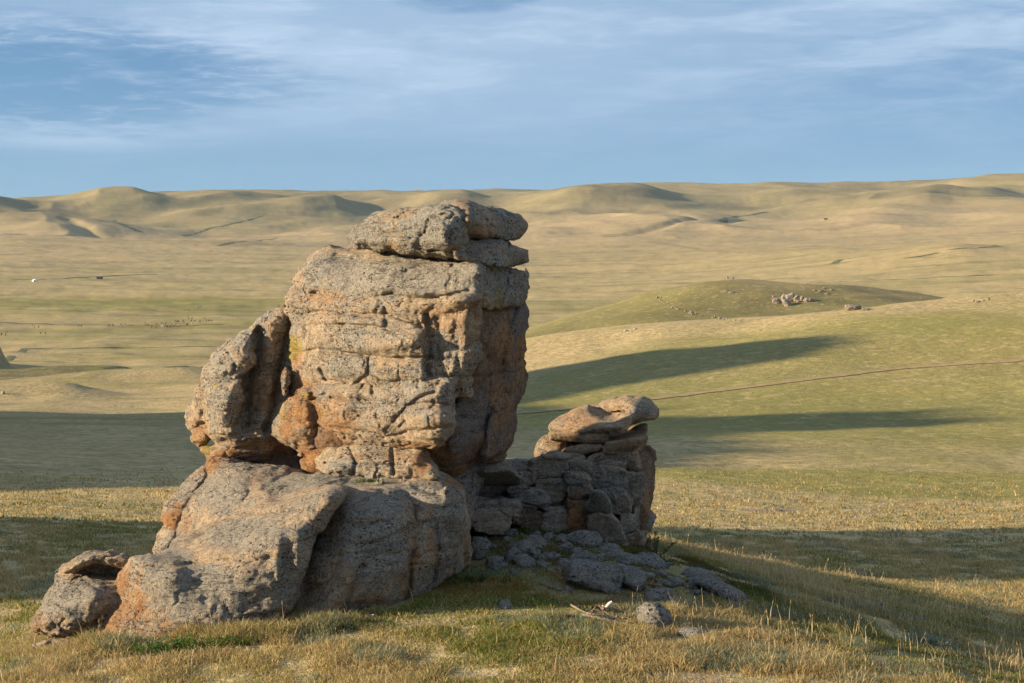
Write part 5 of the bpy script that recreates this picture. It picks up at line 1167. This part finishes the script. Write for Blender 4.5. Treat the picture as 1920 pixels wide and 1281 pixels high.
# ------------------------------------------------------------------ haze, camera, light, sky
def haze():
    X, Y0, Y1, Z0, Z1 = 13000, -13000, 13000, -420, 470
    V = [(-X, Y0, Z0), (X, Y0, Z0), (X, Y1, Z0), (-X, Y1, Z0), (-X, Y0, Z1), (X, Y0, Z1), (X, Y1, Z1), (-X, Y1, Z1)]
    Q = [(0, 3, 2, 1), (4, 5, 6, 7), (0, 1, 5, 4), (1, 2, 6, 5), (2, 3, 7, 6), (3, 0, 4, 7)]
    m = bpy.data.materials.new('air'); m.use_nodes = True; m.node_tree.nodes.clear(); t = NT(m.node_tree); out = t.n('ShaderNodeOutputMaterial')
    pv = t.n('ShaderNodeVolumePrincipled', {'Color': (.50, .72, 1, 1), 'Density': HAZE, 'Anisotropy': 0.0}); m.node_tree.links.new(pv.outputs[0], out.inputs['Volume'])
    o = mesh_obj('haze', V, Q, m, smooth=False); tag(o, 'thin blue haze over the far hills', kind='stuff')
HAZE = 1.3e-5
haze()
cam = bpy.data.cameras.new('camera'); co = bpy.data.objects.new('camera', cam); COL.objects.link(co); scene.camera = co
cam.sensor_width = 36; cam.lens = F/1920*36; cam.clip_end = 40000; cam.clip_start = .1
co.location = (0, 0, CZ); co.rotation_euler = (math.radians(90)-TH, 0, 0)
# photograph 1920x1281 : principal point in the middle
sun = bpy.data.lights.new('sun', 'SUN'); so = bpy.data.objects.new('sun', sun); COL.objects.link(so)
sd = Vector((SUN_AZ[0], SUN_AZ[1], 0)).normalized()*math.cos(SUN_EL)+Vector((0, 0, -math.sin(SUN_EL)))
so.rotation_euler = sd.to_track_quat('-Z', 'Y').to_euler(); sun.energy = 5.0; sun.angle = math.radians(1.0); sun.color = (1, .80, .53)
w = bpy.data.worlds.new('World'); scene.world = w; w.use_nodes = True; w.node_tree.nodes.clear(); t = NT(w.node_tree)
out = t.n('ShaderNodeOutputWorld'); bg = t.n('ShaderNodeBackground', {'Strength': .05}); w.node_tree.links.new(bg.outputs[0], out.inputs[0])
sky = t.n('ShaderNodeTexSky', sky_type='NISHITA', sun_disc=False, sun_elevation=SUN_EL, air_density=.7, dust_density=.2, ozone_density=2.5, altitude=1400)
# sun position vector = -sd ; blender sky: rotation measured from +Y clockwise
sky.sun_rotation = math.atan2(-sd.x, -sd.y)
D = t.n('ShaderNodeTexCoord').outputs['Generated']
sx, sy, sz = t.n('ShaderNodeSeparateXYZ', {0: D}).outputs
az = t.n('ShaderNodeMath', {0: sx, 1: sy}, operation='ARCTAN2').outputs[0]; el = sz
P = t.n('ShaderNodeCombineXYZ', {0: t.math('MULTIPLY', az, 1.0), 1: t.math('MULTIPLY', el, 5.0), 2: 0.0}).outputs[0]
P2 = t.mapv(P, (1, 1, 1), (0, 0, 0), (0, 0, -.10))
big = t.noise(t.mapv(P2, (1, 1, 1), (2.3, 1.1, 0)), 3.0, 4, .55, .4)
mid_ = t.noise(t.mapv(P2, (1, 1.2, 1), (1.3, 6.1, 0)), 9.0, 6, .6, .5)
fin = t.noise(t.mapv(P2, (1, 1.3, 1), (4.3, 2.1, 0)), 34.0, 6, .62, .6)
def ell(a0, e0, ra, re, ed0=1.0, ed1=.2):
    a = t.math('DIVIDE', t.math('SUBTRACT', az, a0), ra); e = t.math('DIVIDE', t.math('SUBTRACT', el, e0), re)
    q = t.math('ADD', t.math('MULTIPLY', a, a), t.math('MULTIPLY', e, e))
    q = t.math('ADD', q, t.math('MULTIPLY', t.math('SUBTRACT', mid_, .5), 2.2)); q = t.math('ADD', q, t.math('MULTIPLY', t.math('SUBTRACT', fin, .5), .8))
    return t.ramp(q, ed0, ed1)
def pe(u, v): return ((u-960)/F, (430-v)/F)
a1, e1 = pe(120, 160); gapL = ell(a1, e1, .17, .038, 1.3, .0)
a2, e2 = pe(2050, 200); gapR = ell(a2, e2, .20, .055, 1.5, -.3)
a3, e3 = pe(880, 12); gapT = ell(a3, e3, .05, .010, 1.3, .2)
a4, e4 = pe(700, 110); brt = ell(a4, e4, .25, .06, 1.6, -.4)
a5, e5 = pe(180, 262); br2 = ell(a5, e5, .12, .012, 1.5, .1)
upr = t.ramp(el, .020, .135)
cl = t.math('ADD', t.math('MULTIPLY', big, .45), t.math('MULTIPLY', mid_, .55)); cl = t.math('ADD', cl, t.math('MULTIPLY', t.math('SUBTRACT', fin, .5), .16))
cov = t.ramp(cl, .38, .66)
amt = t.math('MULTIPLY', t.math('ADD', t.math('MULTIPLY', upr, .75), .12), t.math('ADD', t.math('MULTIPLY', cov, .55), .45))
amt = t.math('ADD', amt, t.math('MULTIPLY', brt, .22)); amt = t.math('ADD', amt, t.math('MULTIPLY', t.math('MULTIPLY', br2, cov), .45))
amt = t.math('MULTIPLY', amt, t.math('SUBTRACT', 1.0, t.math('MULTIPLY', gapL, .92)))
amt = t.math('MULTIPLY', amt, t.math('SUBTRACT', 1.0, t.math('MULTIPLY', gapR, .55)))
amt = t.math('MULTIPLY', amt, t.math('SUBTRACT', 1.0, t.math('MULTIPLY', gapT, .6)), clamp=True)
CL = SKYC = None
skyblue = t.mix(t.ramp(el, -.02, .17), (2.2, 3.9, 5.6), (1.05, 2.5, 4.5))
lay = t.mix(t.ramp(el, -.05, .35), .82 if False else (.0, .0, .0), (0, 0, 0))
veil = t.mix(t.ramp(el, .16, .55, .82, .0), sky.outputs[0], skyblue)
col = t.mix(amt, veil, (4.5, 5.75, 7.4))
wis = t.math('MULTIPLY', t.ramp(t.math('ADD', t.math('MULTIPLY', fin, .5), t.math('MULTIPLY', mid_, .5)), .50, .64), t.math('ADD', t.math('MULTIPLY', brt, .16), t.math('MULTIPLY', upr, .03)), clamp=True)
wis = t.math('MULTIPLY', wis, t.math('SUBTRACT', 1.0, t.math('MULTIPLY', gapL, .7)))
edge = t.math('MULTIPLY', t.ramp(fin, .50, .62), t.math('MULTIPLY', t.math('MULTIPLY', gapL, t.math('SUBTRACT', 1.0, gapL)), .6), clamp=True)
wis = t.math('MAXIMUM', wis, edge)
col = t.mix(wis, col, (5.6, 6.7, 8.0))
w.node_tree.links.new(col, bg.inputs[0])
scene.view_settings.view_transform = 'Standard'; scene.view_settings.look = 'None'; scene.view_settings.exposure = EXPO; scene.view_settings.gamma = 1
scene.cycles.volume_bounces = 0; scene.cycles.max_bounces = 6; scene.cycles.transparent_max_bounces = 8; scene.cycles.sample_clamp_indirect = 4
scene.render.film_transparent = False
